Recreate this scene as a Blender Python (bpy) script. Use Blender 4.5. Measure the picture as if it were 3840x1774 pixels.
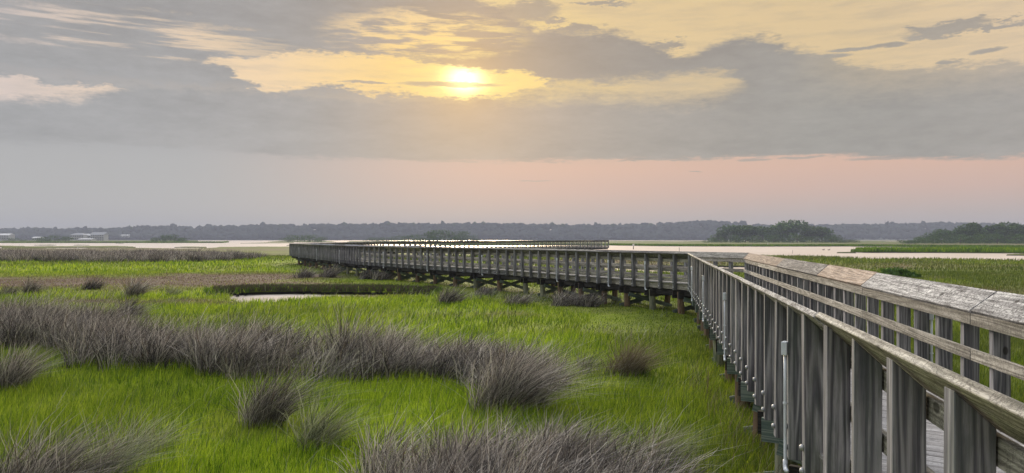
import bpy, bmesh, math, random
import numpy as np
from mathutils import Vector, Matrix
random.seed(7); rng = np.random.default_rng(7)
sc = bpy.context.scene
for o in list(bpy.data.objects): bpy.data.objects.remove(o)
COL = sc.collection
R = math.radians
F = 2800.0; CU = 1920.0; HV = 896.0       # focal length and horizon row measured on the photograph

# ------------------------------------------------------------------ camera
cd = bpy.data.cameras.new("camera"); cam = bpy.data.objects.new("camera", cd); COL.objects.link(cam)
cd.sensor_width = 36; cd.lens = 36*F/3840; cd.clip_end = 9000; cd.clip_start = 0.05
cam.location = (0, 0, 0); cam.rotation_euler = (R(90) + math.atan((HV-887)/F), 0, 0)
sc.camera = cam
sc.view_settings.view_transform = 'Standard'; sc.view_settings.look = 'None'
sc.view_settings.exposure = 0.0; sc.view_settings.gamma = 1; sc.view_settings.use_curve_mapping = False
sc.render.engine = 'CYCLES'
sc.cycles.volume_bounces = 0; sc.cycles.max_bounces = 6; sc.cycles.transparent_max_bounces = 4

def srgb(r, g, b):
    f = lambda c: (c/255/12.92) if c/255 <= .04045 else ((c/255+.055)/1.055)**2.4
    return (f(r), f(g), f(b), 1)
def azel(u, v):
    x = u-CU; return math.degrees(math.atan2(x, F)), math.degrees(math.atan2(HV-v, math.hypot(x, F)))
SUN_AZ, SUN_EL = azel(1742, 300)

# ------------------------------------------------------------------ node helper
class G:
    def __init__(s, nt): s.nt = nt; s.nt.nodes.clear()
    def n(s, t, **k):
        x = s.nt.nodes.new(t)
        for a, b in k.items(): setattr(x, a, b)
        return x
    def l(s, a, b): s.nt.links.new(a, b)
    def put(s, sock, v):
        if isinstance(v, bpy.types.NodeSocket): s.l(v, sock)
        elif v is not None:
            if isinstance(v, tuple) and sock.type == 'RGBA' and len(v) == 3: v = (*v, 1)
            sock.default_value = v
    def m(s, op, a, b=None, c=None, clamp=False):
        x = s.n('ShaderNodeMath', operation=op); x.use_clamp = clamp
        for i, q in enumerate((a, b, c)):
            if q is not None: s.put(x.inputs[i], q)
        return x.outputs[0]
    def vm(s, op, a, b=None):
        x = s.n('ShaderNodeVectorMath', operation=op); s.put(x.inputs[0], a)
        if b is not None: s.put(x.inputs[1], b)
        return x.outputs['Value'] if op in ('LENGTH', 'DOT_PRODUCT') else x.outputs[0]
    def xyz(s, x=0., y=0., z=0.):
        c = s.n('ShaderNodeCombineXYZ')
        for i, q in enumerate((x, y, z)): s.put(c.inputs[i], q)
        return c.outputs[0]
    def noise(s, vec, scale, detail=4, rough=.55, dist=0.):
        x = s.n('ShaderNodeTexNoise'); s.put(x.inputs['Vector'], vec)
        x.inputs['Scale'].default_value = scale; x.inputs['Detail'].default_value = detail
        x.inputs['Roughness'].default_value = rough; x.inputs['Distortion'].default_value = dist
        return x.outputs[0]
    def ss(s, x, w=1., lo=None, hi=None):
        r = s.n('ShaderNodeMapRange', interpolation_type='SMOOTHSTEP'); s.put(r.inputs[0], x)
        r.inputs[1].default_value = -w if lo is None else lo; r.inputs[2].default_value = w if hi is None else hi
        return r.outputs[0]
    def mr(s, x, a, b, c, d):
        r = s.n('ShaderNodeMapRange'); s.put(r.inputs[0], x)
        for i, q in enumerate((a, b, c, d)): r.inputs[i+1].default_value = q
        return r.outputs[0]
    def mix(s, f, a, b, mode='MIX'):
        x = s.n('ShaderNodeMix', data_type='RGBA', blend_type=mode); s.put(x.inputs[0], f)
        s.put(x.inputs[6], a); s.put(x.inputs[7], b); return x.outputs[2]
    def ramp(s, f, pts, interp='LINEAR'):
        x = s.n('ShaderNodeValToRGB'); s.put(x.inputs[0], f); cr = x.color_ramp; cr.interpolation = interp
        while len(cr.elements) < len(pts): cr.elements.new(.5)
        for e, (p, c) in zip(cr.elements, pts): e.position = p; e.color = c if len(c) == 4 else (*c, 1)
        return x.outputs[0]
    def attr(s, name, out='Fac'):
        x = s.n('ShaderNodeAttribute', attribute_name=name); return x.outputs[out]

# ------------------------------------------------------------------ world: sunset sky with clouds, laid out by azimuth and elevation
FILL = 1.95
w = bpy.data.worlds.new("World"); sc.world = w; w.use_nodes = True
g = G(w.node_tree)
tc = g.n('ShaderNodeTexCoord'); sep = g.n('ShaderNodeSeparateXYZ'); g.l(tc.outputs['Generated'], sep.inputs[0])
dx, dy, dz = sep.outputs
az = g.m('MULTIPLY', g.m('ARCTAN2', dx, dy), 57.2958)
el = g.m('MULTIPLY', g.m('ARCSINE', dz), 57.2958)
n1 = g.noise(g.xyz(g.m('MULTIPLY', az, .16), g.m('MULTIPLY', el, .5), 3.1), 1., 6, .6)
n2 = g.noise(g.xyz(g.m('MULTIPLY', az, .55), g.m('MULTIPLY', el, 1.9), 7.7), 1., 6, .62)
n3 = g.noise(g.xyz(g.m('MULTIPLY', az, .10), g.m('MULTIPLY', el, 1.6), 1.3), 1., 7, .62)
n4 = g.noise(g.xyz(g.m('MULTIPLY', az, 1.3), g.m('MULTIPLY', el, 4.2), 5.5), 1., 5, .68)
elw = g.m('ADD', g.m('ADD', el, g.m('MULTIPLY', g.m('SUBTRACT', n4, .5), 1.35)), g.m('ADD', g.m('MULTIPLY', g.m('SUBTRACT', n1, .5), 1.5), g.m('MULTIPLY', g.m('SUBTRACT', n2, .5), 1.3)))
azw = g.m('ADD', az, g.m('MULTIPLY', g.m('SUBTRACT', n2, .5), 2.5))
azn = g.m('DIVIDE', g.m('ADD', azw, 45), 90, clamp=True)
def curve(pts, off=0):
    x = g.n('ShaderNodeFloatCurve'); g.put(x.inputs['Value'], azn)
    c = x.mapping.curves[0]; pts = sorted((azel(u, v) for u, v in pts))
    P = [((a+45)/90, min(1, max(0, e/24))) for a, e in pts]
    if P[0][0] > 0: P = [(0, P[0][1])]+P
    if P[-1][0] < 1: P = P+[(1, P[-1][1])]
    c.points[0].location = P[0]; c.points[1].location = P[-1]
    for p in P[1:-1]: c.points.new(*p)
    for p in c.points: p.handle_type = 'AUTO_CLAMPED'
    x.mapping.update()
    return g.m('MULTIPLY', x.outputs[0], 24)
def opening(up, lo, wu=.25, wl=.25):
    return g.m('MULTIPLY', g.ss(g.m('SUBTRACT', curve(up), elw), wu), g.ss(g.m('SUBTRACT', elw, curve(lo)), wl))
O1 = opening([(700, 320), (760, 250), (800, 222), (1000, 205), (1250, 200), (1480, 215), (1650, 248), (1800, 262), (1960, 262), (2040, 300), (2120, 345)],
             [(700, 260), (780, 240), (880, 285), (960, 330), (1020, 350), (1100, 330), (1250, 318), (1330, 335), (1500, 345), (1700, 358), (1860, 366), (1980, 352), (2040, 330), (2120, 320)], .28, .24)
O2 = opening([(1850, 370), (1900, 335), (2050, 310), (2250, 308), (2450, 290), (2600, 275), (2700, 272), (2790, 330), (2850, 380)],
             [(1850, 350), (1920, 366), (2100, 352), (2300, 362), (2500, 372), (2650, 370), (2750, 340), (2850, 300)], .5, 1.0)
O2 = g.m('MULTIPLY', O2, .8)
O3 = g.ss(g.m('SUBTRACT', elw, curve([(1500, -340), (1640, -160), (1760, -30), (1900, 45), (2000, 100), (2150, 112), (2350, 125), (2480, 180), (2570, 215), (2660, 175), (2750, 150), (2840, 140), (2940, 172), (3060, 190), (3160, 240), (3300, 262), (3500, 262), (3840, 230)])), .45)
O4 = opening([(-300, 280), (0, 290), (110, 290), (150, 312), (300, 318), (430, 322), (520, 350), (600, 400)],
             [(-300, 360), (0, 372), (200, 368), (380, 350), (460, 330), (600, 320)], .2, .5)
def blob(u, v, ru, rv, soft=.5, exact=False):
    EL = g.m('ADD', el, g.m('MULTIPLY', g.m('SUBTRACT', n2, .5), .5)) if exact else elw
    a, e = azel(u, v); a2, _ = azel(u+ru, v); _, e2 = azel(u, v-rv)
    X = g.m('POWER', g.m('DIVIDE', g.m('ABSOLUTE', g.m('SUBTRACT', azw, a)), abs(a2-a)), 2)
    Y = g.m('POWER', g.m('DIVIDE', g.m('ABSOLUTE', g.m('SUBTRACT', EL, e)), abs(e2-e)), 2)
    return g.ss(g.m('SUBTRACT', 1, g.m('ADD', X, Y)), soft)
O7 = g.m('MULTIPLY', g.m('MULTIPLY', g.ss(g.m('SUBTRACT', elw, 11.2), 2.6), g.ss(g.m('SUBTRACT', azw, 24), 5)), .8)
strk = g.ss(g.m('SUBTRACT', n3, .53), .07)
O5 = g.m('MULTIPLY', g.m('MULTIPLY', strk, blob(480, 130, 560, 75, .9)), .85)
n6 = g.noise(g.xyz(g.m('MULTIPLY', az, .28), g.m('MULTIPLY', el, 2.1), 2.2), 1., 7, .62)
O6 = g.m('MULTIPLY', g.ss(g.m('SUBTRACT', n6, .50), .08), blob(1600, 130, 330, 85, .8))
low = g.ss(g.m('SUBTRACT', curve([(0, 520), (700, 560), (1200, 590), (1700, 604), (2200, 600), (2700, 590), (3300, 585), (3840, 590)]),

                g.m('ADD', el, g.m('ADD', g.m('MULTIPLY', g.m('SUBTRACT', n3, .5), 1.5), g.m('MULTIPLY', g.m('SUBTRACT', n4, .5), .8)))), .2)
mx = lambda a, b: g.m('MAXIMUM', a, b)
opens = mx(mx(mx(O1, O2), mx(mx(O3, O7), O4)), mx(O5, O6))
lets = None
for b in [(1690, 316, 190, 9.5), (1370, 309, 90, 5), (2510, 165, 60, 20), (3560, 108, 170, 30), (3760, 95, 120, 16), (3425, 112, 50, 14),
          (3220, 180, 110, 7), (3340, 170, 60, 9), (3130, 208, 70, 9), (1985, 40, 110, 40), (2250, 8, 120, 11), (2080, 72, 45, 10), (3560, 230, 40, 9), (3700, 190, 50, 9), (2150, 105, 120, 12)]:
    q = blob(*b, soft=.6, exact=b[3] < 10); lets = q if lets is None else mx(lets, q)
opens = g.m('MULTIPLY', opens, g.m('SUBTRACT', 1, g.m('MULTIPLY', lets, .85)))
opens = g.m('MULTIPLY', opens, g.mr(g.noise(g.xyz(g.m('MULTIPLY', az, .2), g.m('MULTIPLY', el, 1.6), 9.1), 1., 7, .66), .45, .7, 1., .7))
# angular distance to the sun (degrees), stretched flat
da = g.m('SUBTRACT', az, SUN_AZ); de = g.m('SUBTRACT', el, SUN_EL)
d2 = g.m('ADD', g.m('MULTIPLY', da, da), g.m('MULTIPLY', de, de))
dsun = g.m('SQRT', d2)
dflat = g.m('SQRT', g.m('ADD', g.m('MULTIPLY', g.m('MULTIPLY', da, da), .25), g.m('MULTIPLY', de, de)))
clear_hi_r = g.ramp(g.m('DIVIDE', dflat, 20, clamp=True), [(0, srgb(255, 228, 130)), (.12, srgb(253, 218, 134)), (.35, srgb(228, 200, 150)), (.7, srgb(222, 196, 152)), (1, srgb(225, 200, 165))])
clear_hi_l = g.ramp(g.m('DIVIDE', dflat, 20, clamp=True), [(0, srgb(255, 228, 130)), (.15, srgb(253, 214, 136)), (.35, srgb(245, 214, 170)), (.8, srgb(222, 205, 196)), (1, srgb(222, 205, 200))])
clear_hi = g.mix(g.ss(da, 4), clear_hi_l, clear_hi_r)
eln = g.m('DIVIDE', el, 7, clamp=True)
pink = g.ramp(eln, [(0, srgb(182, 172, 164)), (.22, srgb(190, 176, 168)), (.5, srgb(210, 178, 163)), (.75, srgb(219, 181, 160)), (1, srgb(214, 182, 160))])
greyl = g.ramp(eln, [(0, srgb(176, 177, 176)), (.3, srgb(180, 180, 179)), (.8, srgb(176, 176, 176)), (1, srgb(170, 170, 171))])
clear_lo = g.mix(g.ss(g.m('ADD', az, 11), 14), greyl, pink)
azr = g.m('DIVIDE', g.m('ADD', az, 38), 76, clamp=True)
cl = g.ramp(azr, [(0, srgb(166, 166, 167)), (.3, srgb(163, 162, 162)), (.48, srgb(172, 163, 157)), (.62, srgb(163, 157, 150)), (.8, srgb(158, 154, 147)), (1, srgb(166, 160, 153))])
shade = g.mr(g.m('ADD', g.m('MULTIPLY', n1, .45), g.m('ADD', g.m('MULTIPLY', n2, .35), g.m('MULTIPLY', n4, .2))), .3, .7, .84, 1.15)
lift = g.mix(g.ss(el, 1, 8, 17), (1, 1, 1, 1), (.93, .90, .88, 1))
cl = g.mix(1., cl, lift, 'MULTIPLY')
cl = g.mix(1., cl, g.n('ShaderNodeCombineXYZ').outputs[0] if False else g.xyz(shade, shade, shade), 'MULTIPLY')
warm = g.m('EXPONENT', g.m('MULTIPLY', dsun, -.22))
cl = g.mix(g.m('MULTIPLY', blob(2230, 210, 420, 95, .9), .30), cl, srgb(140, 132, 124))
cl = g.mix(g.m('MULTIPLY', warm, .75), cl, srgb(240, 190, 110))
skycol = g.mix(opens, cl, clear_hi)
flecks = None
for b in [(2150, 593, 70, 4), (2260, 590, 60, 3.5), (2480, 594, 75, 5), (2560, 598, 40, 3), (2835, 598, 60, 5.5), (3000, 590, 80, 5), (2790, 583, 130, 3), (1980, 592, 60, 4), (1760, 606, 50, 3), (2350, 604, 40, 2.5), (3330, 592, 150, 7), (2600, 645, 35, 2), (2010, 677, 60, 2.5)]:
    q = blob(*b, soft=.7, exact=True); flecks = q if flecks is None else mx(flecks, q)
skycol = g.mix(g.m('MULTIPLY', low, g.m('SUBTRACT', 1, g.m('MULTIPLY', flecks, .7))), skycol, clear_lo)
# unseen upper sky brightened as added fill; dimmer towards the east behind the camera
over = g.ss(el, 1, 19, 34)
fill_sky = g.mix(g.noise(tc.outputs['Generated'], 4., 5), (FILL*.80, FILL*.83, FILL*.88, 1), (FILL*1.12, FILL*1.12, FILL*1.14, 1))
skycol = g.mix(over, skycol, fill_sky)
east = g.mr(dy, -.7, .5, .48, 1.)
west = g.m('ADD', 1., g.m('MULTIPLY', over, g.m('SUBTRACT', g.m('MULTIPLY', dy, .45), g.m('MULTIPLY', dx, .25))))  # added fill is stronger towards the front and left
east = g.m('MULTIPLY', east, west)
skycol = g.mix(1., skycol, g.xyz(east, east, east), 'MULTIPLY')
dw = g.m('ADD', g.m('MULTIPLY', g.m('MULTIPLY', da, da), .45), g.m('MULTIPLY', de, de))
glow = g.m('ADD', g.m('MULTIPLY', g.m('EXPONENT', g.m('MULTIPLY', dw, -1.5)), 3.0), g.m('MULTIPLY', g.m('EXPONENT', g.m('MULTIPLY', dsun, -.40)), .23))
veil = g.m('SUBTRACT', 1, g.m('MULTIPLY', g.m('SUBTRACT', 1, opens), .93))
glowa = g.m('MULTIPLY', glow, g.mr(veil, 0, 1, .05, 1.))
skycol = g.mix(1., skycol, g.mix(1., (1, .84, .42, 1), g.xyz(glowa, glowa, glowa), 'MULTIPLY'), 'ADD')
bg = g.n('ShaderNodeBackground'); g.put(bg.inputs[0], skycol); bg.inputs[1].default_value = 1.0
sky = g.n('ShaderNodeTexSky', sky_type='NISHITA'); sky.sun_disc = False
sky.sun_elevation = R(SUN_EL); sky.sun_rotation = R(SUN_AZ)
bg2 = g.n('ShaderNodeBackground'); g.l(sky.outputs[0], bg2.inputs[0]); bg2.inputs[1].default_value = 0.003
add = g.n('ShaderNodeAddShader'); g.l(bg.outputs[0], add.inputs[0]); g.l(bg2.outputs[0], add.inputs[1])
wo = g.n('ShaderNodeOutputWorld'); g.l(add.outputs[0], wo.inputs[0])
w.cycles.sampling_method = 'MANUAL'; w.cycles.sample_map_resolution = 512

# ------------------------------------------------------------------ sun (veiled by cloud, low over the marsh)
sd = bpy.data.lights.new("sun", 'SUN'); sd.energy = 4.0; sd.angle = R(10); sd.color = (1, .82, .58)
so = bpy.data.objects.new("sun", sd); COL.objects.link(so)
sv = Vector((math.sin(R(SUN_AZ))*math.cos(R(SUN_EL)), math.cos(R(SUN_AZ))*math.cos(R(SUN_EL)), math.sin(R(SUN_EL))))
so.rotation_euler = sv.to_track_quat('Z', 'Y').to_euler()

# ------------------------------------------------------------------ object helpers
def tag(o, label=None, cat=None, group=None, kind=None):
    if label: o['label'] = label
    if cat: o['category'] = cat
    if group: o['group'] = group
    if kind: o['kind'] = kind
    return o
def empty(name, loc, label, cat, group=None):
    o = bpy.data.objects.new(name, None); COL.objects.link(o); o.location = loc; o.empty_display_size = .2
    return tag(o, label, cat, group)
def link(name, me, parent=None, loc=None):
    o = bpy.data.objects.new(name, me); COL.objects.link(o)
    if parent is not None:
        o.parent = parent; o.location = Vector(loc if loc is not None else (0, 0, 0)) - (world_loc(parent))
    elif loc is not None: o.location = loc
    return o
WL = {}
def world_loc(p):
    v = Vector((0, 0, 0))
    while p is not None: v += p.location; p = p.parent
    return v
def mesh_np(name, verts, faces, mats, smooth=False, attrs=None, k=None, fmat=None):
    """verts Nx3, faces Mxk (equal-sided) numpy."""
    me = bpy.data.meshes.new(name)
    nv, (nf, kk) = len(verts), faces.shape
    me.vertices.add(nv); me.vertices.foreach_set('co', np.ascontiguousarray(verts, dtype=np.float32).ravel())
    me.loops.add(nf*kk); me.loops.foreach_set('vertex_index', np.ascontiguousarray(faces, dtype=np.int32).ravel())
    me.polygons.add(nf); me.polygons.foreach_set('loop_start', np.arange(0, nf*kk, kk, dtype=np.int32))
    try: me.polygons.foreach_set('loop_total', np.full(nf, kk, dtype=np.int32))
    except Exception: pass
    if smooth: me.polygons.foreach_set('use_smooth', np.ones(nf, dtype=bool))
    for m in (mats if isinstance(mats, (list, tuple)) else [mats]): me.materials.append(m)
    if fmat is not None: me.polygons.foreach_set('material_index', fmat.astype(np.int32))
    for a, arr in (attrs or {}).items():
        t = 'FLOAT' if arr.ndim == 1 else 'FLOAT_VECTOR'
        at = me.attributes.new(a, t, 'POINT'); at.data.foreach_set('value' if t == 'FLOAT' else 'vector', arr.astype(np.float32).ravel())
    me.update(calc_edges=True); return me

class MB:
    """collects prisms with a grain coordinate (x along the board)"""
    def __init__(s): s.v = []; s.f = []; s.gc = []
    def prism(s, A, B, flip=False):
        """A, B: matching rings of points at the two ends"""
        n = len(A); o = len(s.v); A = [Vector(a) for a in A]; B = [Vector(b) for b in B]
        L = (B[0]-A[0]).length; off = Vector((random.uniform(0, 90), random.uniform(0, 40), random.uniform(0, 40)))
        d = (B[0]-A[0]).normalized(); c = sum(A, Vector())/n
        e1 = (A[1]-A[0]); e1 = (e1-d*e1.dot(d)).normalized(); e2 = d.cross(e1)
        for ring, _ in ((A, 0), (B, 1)):
            for p in ring:
                s.v.append(tuple(p)); q = p-c
                s.gc.append((q.dot(d)+off.x, q.dot(e1)+off.y, q.dot(e2)+off.z))
        s.f.append(tuple(o+i for i in range(n))[::-1]); s.f.append(tuple(o+n+i for i in range(n)))
        for i in range(n):
            j = (i+1) % n; s.f.append((o+i, o+j, o+n+j, o+n+i))
    def bar(s, a, b, w, h, up=(0, 0, 1)):
        a = Vector(a); b = Vector(b); d = (b-a).normalized(); up = Vector(up)
        sx = d.cross(up).normalized(); uy = sx.cross(d).normalized()
        ring = [sx*(-w/2)+uy*(-h/2), sx*(w/2)+uy*(-h/2), sx*(w/2)+uy*(h/2), sx*(-w/2)+uy*(h/2)]
        s.prism([a+r for r in ring], [b+r for r in ring])
    def tube(s, pts, r0, r1=None, n=10):
        r1 = r0 if r1 is None else r1; pts = [Vector(p) for p in pts]; o = len(s.v); m = len(pts)
        for i, p in enumerate(pts):
            d = (pts[min(i+1, m-1)]-pts[max(i-1, 0)]).normalized()
            a = d.orthogonal().normalized() if i == 0 else (a-d*a.dot(d)).normalized()
            b = d.cross(a); r = r0+(r1-r0)*i/(m-1)
            for k in range(n):
                t = 2*math.pi*k/n; q = p+(a*math.cos(t)+b*math.sin(t))*r
                s.v.append(tuple(q)); s.gc.append((i*.3+q.z, a.x*math.cos(t)*r*2, math.sin(t)*r*2))
        for i in range(m-1):
            for k in range(n):
                k2 = (k+1) % n; s.f.append((o+i*n+k, o+i*n+k2, o+(i+1)*n+k2, o+(i+1)*n+k))
        s.f.append(tuple(o+k for k in range(n))[::-1]); s.f.append(tuple(o+(m-1)*n+k for k in range(n)))
    def mesh(s, name, mat, smooth=False, origin=(0, 0, 0), bevel=0):
        O = Vector(origin)
        me = bpy.data.meshes.new(name); me.from_pydata([tuple(Vector(v)-O) for v in s.v], [], s.f)
        at = me.attributes.new('gc', 'FLOAT_VECTOR', 'POINT'); at.data.foreach_set('vector', np.array(s.gc, dtype=np.float32).ravel())
        bm = bmesh.new(); bm.from_mesh(me); bmesh.ops.recalc_face_normals(bm, faces=bm.faces)
        if bevel: bmesh.ops.bevel(bm, geom=bm.edges[:], offset=bevel, segments=1, affect='EDGES')
        bm.to_mesh(me); bm.free()
        if smooth: me.polygons.foreach_set('use_smooth', [True]*len(me.polygons))
        me.materials.append(mat); me.update(); return me
    def build(s, name, mat, parent=None, smooth=False, bevel=0, origin=None):
        O = Vector(origin) if origin is not None else sum((Vector(v) for v in s.v), Vector())/len(s.v)
        return link(name, s.mesh(name, mat, smooth, O, bevel), parent, O)

# ------------------------------------------------------------------ materials
def mat(name):
    m = bpy.data.materials.new(name); m.use_nodes = True; gg = G(m.node_tree)
    out = gg.n('ShaderNodeOutputMaterial'); return m, gg, out
def pbr(gg, out, col, rough=.8, spec=.3, normal=None, metal=0.):
    p = gg.n('ShaderNodeBsdfPrincipled'); gg.put(p.inputs['Base Color'], col); gg.put(p.inputs['Roughness'], rough)
    p.inputs['Specular IOR Level'].default_value = spec; gg.put(p.inputs['Metallic'], metal)
    if normal is not None: gg.l(normal, p.inputs['Normal'])
    gg.l(p.outputs[0], out.inputs[0]); return p
def bump(gg, h, strength=.4, dist=.01):
    b = gg.n('ShaderNodeBump'); gg.put(b.inputs['Height'], h); b.inputs['Strength'].default_value = strength; b.inputs['Distance'].default_value = dist
    return b.outputs[0]
def wood(name, dark, mid, light, blotch=None, crack=0., tint=None, fine=1.):
    m, q, out = mat(name)
    oi = q.n('ShaderNodeObjectInfo'); rnd = oi.outputs['Random']
    gc = q.vm('ADD', q.attr('gc', 'Vector'), q.xyz(q.m('MULTIPLY', rnd, 37.), q.m('MULTIPLY', rnd, 11.), q.m('MULTIPLY', rnd, 23.)))
    warp = q.noise(q.vm('MULTIPLY', gc, (1.1, 5, 5)), 1., 2)
    gw = q.vm('ADD', gc, q.xyz(0., q.m('MULTIPLY', warp, .035), q.m('MULTIPLY', warp, .03)))
    ring = q.m('SINE', q.m('MULTIPLY', q.noise(q.vm('MULTIPLY', gw, (.22, 7, 7)), 1., 1), 75.))
    ring = q.mr(ring, -1, 1, 0, 1)
    fib = q.noise(q.vm('MULTIPLY', gw, (1.8*fine, 85*fine, 85*fine)), 1., 4, .75)
    big = q.noise(q.vm('MULTIPLY', gc, (.8, 3.5, 3.5)), 1., 4, .6)
    # knots
    vo = q.n('ShaderNodeTexVoronoi'); q.put(vo.inputs['Vector'], q.vm('MULTIPLY', gw, (3., 5., 5.))); vo.inputs['Scale'].default_value = 1.
    csep = q.n('ShaderNodeSeparateColor'); q.l(vo.outputs['Color'], csep.inputs[0])
    knot = q.m('MAXIMUM', q.ss(vo.outputs['Distance'], 1, .09, .15), q.m('LESS_THAN', csep.outputs[0], .72))
    f = q.m('ADD', q.m('MULTIPLY', ring, .24), q.m('ADD', q.m('MULTIPLY', fib, .62), q.m('MULTIPLY', big, .36)))
    c = q.ramp(f, [(.28, dark), (.52, mid), (.78, light)])
    if blotch: c = q.mix(q.ss(q.m('SUBTRACT', q.noise(q.vm('MULTIPLY', gc, (1.6, 17, 17)), 1., 6, .75), .54), .09), c, q.mix(.5, c, blotch))
    c = q.mix(q.mr(rnd, 0, 1, 0, .30), c, q.mix(.5, c, tint or dark))
    dim = q.mr(q.m('FRACT', q.m('MULTIPLY', rnd, 13.7)), 0, 1, .78, 1.18); c = q.mix(1., c, q.xyz(dim, dim, dim), 'MULTIPLY')
    c = q.mix(knot, q.mix(.75, c, (.02, .017, .014, 1)), c)
    h = f
    if crack:
        cr = q.noise(q.vm('MULTIPLY', gw, (7, 30, 30)), 1., 5, .75, 1.2); cm = q.ss(q.m('ABSOLUTE', q.m('SUBTRACT', cr, .5)), 1, .0, .035)
        cr2 = q.noise(q.vm('MULTIPLY', gw, (16, 9, 9)), 1., 4, .7, .6); cm2 = q.ss(q.m('ABSOLUTE', q.m('SUBTRACT', cr2, .47)), 1, .0, .035)
        cm = q.m('MULTIPLY', cm, cm2)
        c = q.mix(cm, q.mix(crack, c, (.035, .03, .032, 1)), c); h = q.m('ADD', q.m('MULTIPLY', f, .5), cm)
    pbr(q, out, c, .85, .18, bump(q, h, .45, .006)); return m
GREY = wood('weathered_wood', (.022, .023, .027), (.138, .134, .156), (.38, .375, .40), (.08, .10, .09, 1), tint=(.09, .12, .13, 1))
RAILW = wood('lichen_rail_wood', (.05, .045, .04), (.32, .30, .26), (.62, .59, .52), (.08, .085, .06, 1), crack=.6)
CAPP = wood('pale_cap_wood', (.05, .05, .052), (.33, .325, .32), (.66, .65, .63), (.055, .055, .06, 1), crack=.9, fine=.6)
CAPT = wood('tan_cap_wood', (.10, .07, .055), (.32, .24, .18), (.54, .44, .36), (.1, .085, .08, 1), crack=.6, fine=.7)
CAPD = wood('dark_cap_wood', (.03, .03, .03), (.17, .165, .16), (.42, .40, .38), (.03, .03, .033, 1), crack=.9, fine=.6)
DECK = wood('deck_wood', (.12, .115, .115), (.30, .29, .29), (.50, .49, .49), (.2, .19, .18, 1), crack=.3)
BEAM = wood('dark_beam_wood', (.010, .010, .011), (.024, .024, .024), (.06, .055, .05))  # near-black wood for stringers and cap beams
BRACE = wood('green_brace_wood', (.04, .06, .055), (.11, .155, .14), (.24, .28, .25))
PILEB = wood('brown_pile_wood', (.045, .028, .018), (.16, .10, .065), (.30, .21, .15), (.05, .08, .05, 1))
PILEG = wood('green_pile_wood', (.06, .065, .045), (.19, .20, .14), (.36, .35, .26), (.05, .1, .06, 1))
def plain(name, col, rough=.6, spec=.4, metal=0., var=.12, scale=6.):
    m, q, out = mat(name); t = q.n('ShaderNodeTexCoord'); n = q.noise(t.outputs['Object'], scale, 5, .6)
    f = q.mr(n, .3, .7, 1-var, 1+var); c = q.mix(1., (*col, 1), q.xyz(f, f, f), 'MULTIPLY')
    pbr(q, out, c, rough, spec, bump(q, n, .1, .004), metal); return m
PVC = plain('grey_conduit', (.62, .67, .74), .45)
BOLT = plain('galvanised_bolt', (.42, .43, .45), .5, .5, .5)
def leafmat(name, cols, hue_noise=.25, trans=.3, rough=.6, nscale=.25):
    """blades/leaves: cols = ramp by per-blade random value, world noise varies patches"""
    m, q, out = mat(name); r = q.attr('rnd'); dry = q.attr('dry')
    geo = q.n('ShaderNodeNewGeometry'); pn = q.m('ADD', q.m('MULTIPLY', q.noise(geo.outputs['Position'], nscale, 3, .6), .6), q.m('MULTIPLY', q.noise(geo.outputs['Position'], nscale*6, 3, .6), .4))
    f = q.m('ADD', q.m('MULTIPLY', r, 1-hue_noise), q.m('MULTIPLY', q.mr(pn, .3, .7, 0, 1), hue_noise))
    c = q.ramp(f, cols); c = q.mix(q.attr('olive'), c, q.mix(.5, q.mix(1., c, (.34, .34, .7, 1), 'MULTIPLY'), (.075, .105, .022, 1))); c = q.mix(dry, c, q.ramp(r, [(0, (.085, .060, .045)), (.5, (.15, .105, .075)), (1, (.24, .18, .12))]))
    d = q.n('ShaderNodeBsdfDiffuse'); q.put(d.inputs[0], c); tr = q.n('ShaderNodeBsdfTranslucent'); q.put(tr.inputs[0], c)
    gl = q.n('ShaderNodeBsdfGlossy'); gl.inputs['Roughness'].default_value = .5; gl.inputs[0].default_value = (.5, .5, .5, 1)
    a = q.n('ShaderNodeMixShader'); a.inputs[0].default_value = trans; q.l(d.outputs[0], a.inputs[1]); q.l(tr.outputs[0], a.inputs[2])
    b = q.n('ShaderNodeMixShader'); b.inputs[0].default_value = .03; q.l(a.outputs[0], b.inputs[1]); q.l(gl.outputs[0], b.inputs[2])
    q.l(b.outputs[0], out.inputs[0]); return m
GRASS = leafmat('marsh_grass', [(0, (.010, .035, .004)), (.3, (.11, .21, .010)), (.6, (.31, .43, .016)), (1, (.64, .72, .07))], .36, .4)
RUSH = leafmat('needlerush', [(0, (.010, .010, .010)), (.34, (.065, .060, .059)), (.6, (.215, .20, .19)), (.93, (.66, .61, .55)), (1, (.28, .38, .12))], .2, .15)
RUSHG = leafmat('green_tipped_rush', [(0, (.025, .035, .022)), (.35, (.10, .12, .065)), (.7, (.28, .30, .19)), (1, (.50, .52, .36))], .2, .2)
STRAW = leafmat('straw', [(0, (.06, .05, .035)), (.5, (.16, .13, .08)), (1, (.34, .30, .22))], .2, .15)
LEAF = leafmat('oak_leaves', [(0, (.008, .02, .006)), (.4, (.045, .095, .018)), (.75, (.10, .19, .03)), (1, (.19, .30, .05))], .35, .2)
WOODM = leafmat('far_wood_leaves', [(0, (.006, .010, .008)), (.5, (.020, .032, .022)), (1, (.045, .065, .038))], .5, .1, nscale=.03)
LEAFG = leafmat('shrub_leaves', [(0, (.015, .03, .008)), (.4, (.055, .10, .02)), (.75, (.11, .18, .035)), (1, (.18, .25, .06))], .35, .2)
BARK = plain('bark', (.07, .055, .045), .9, .1)

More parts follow.
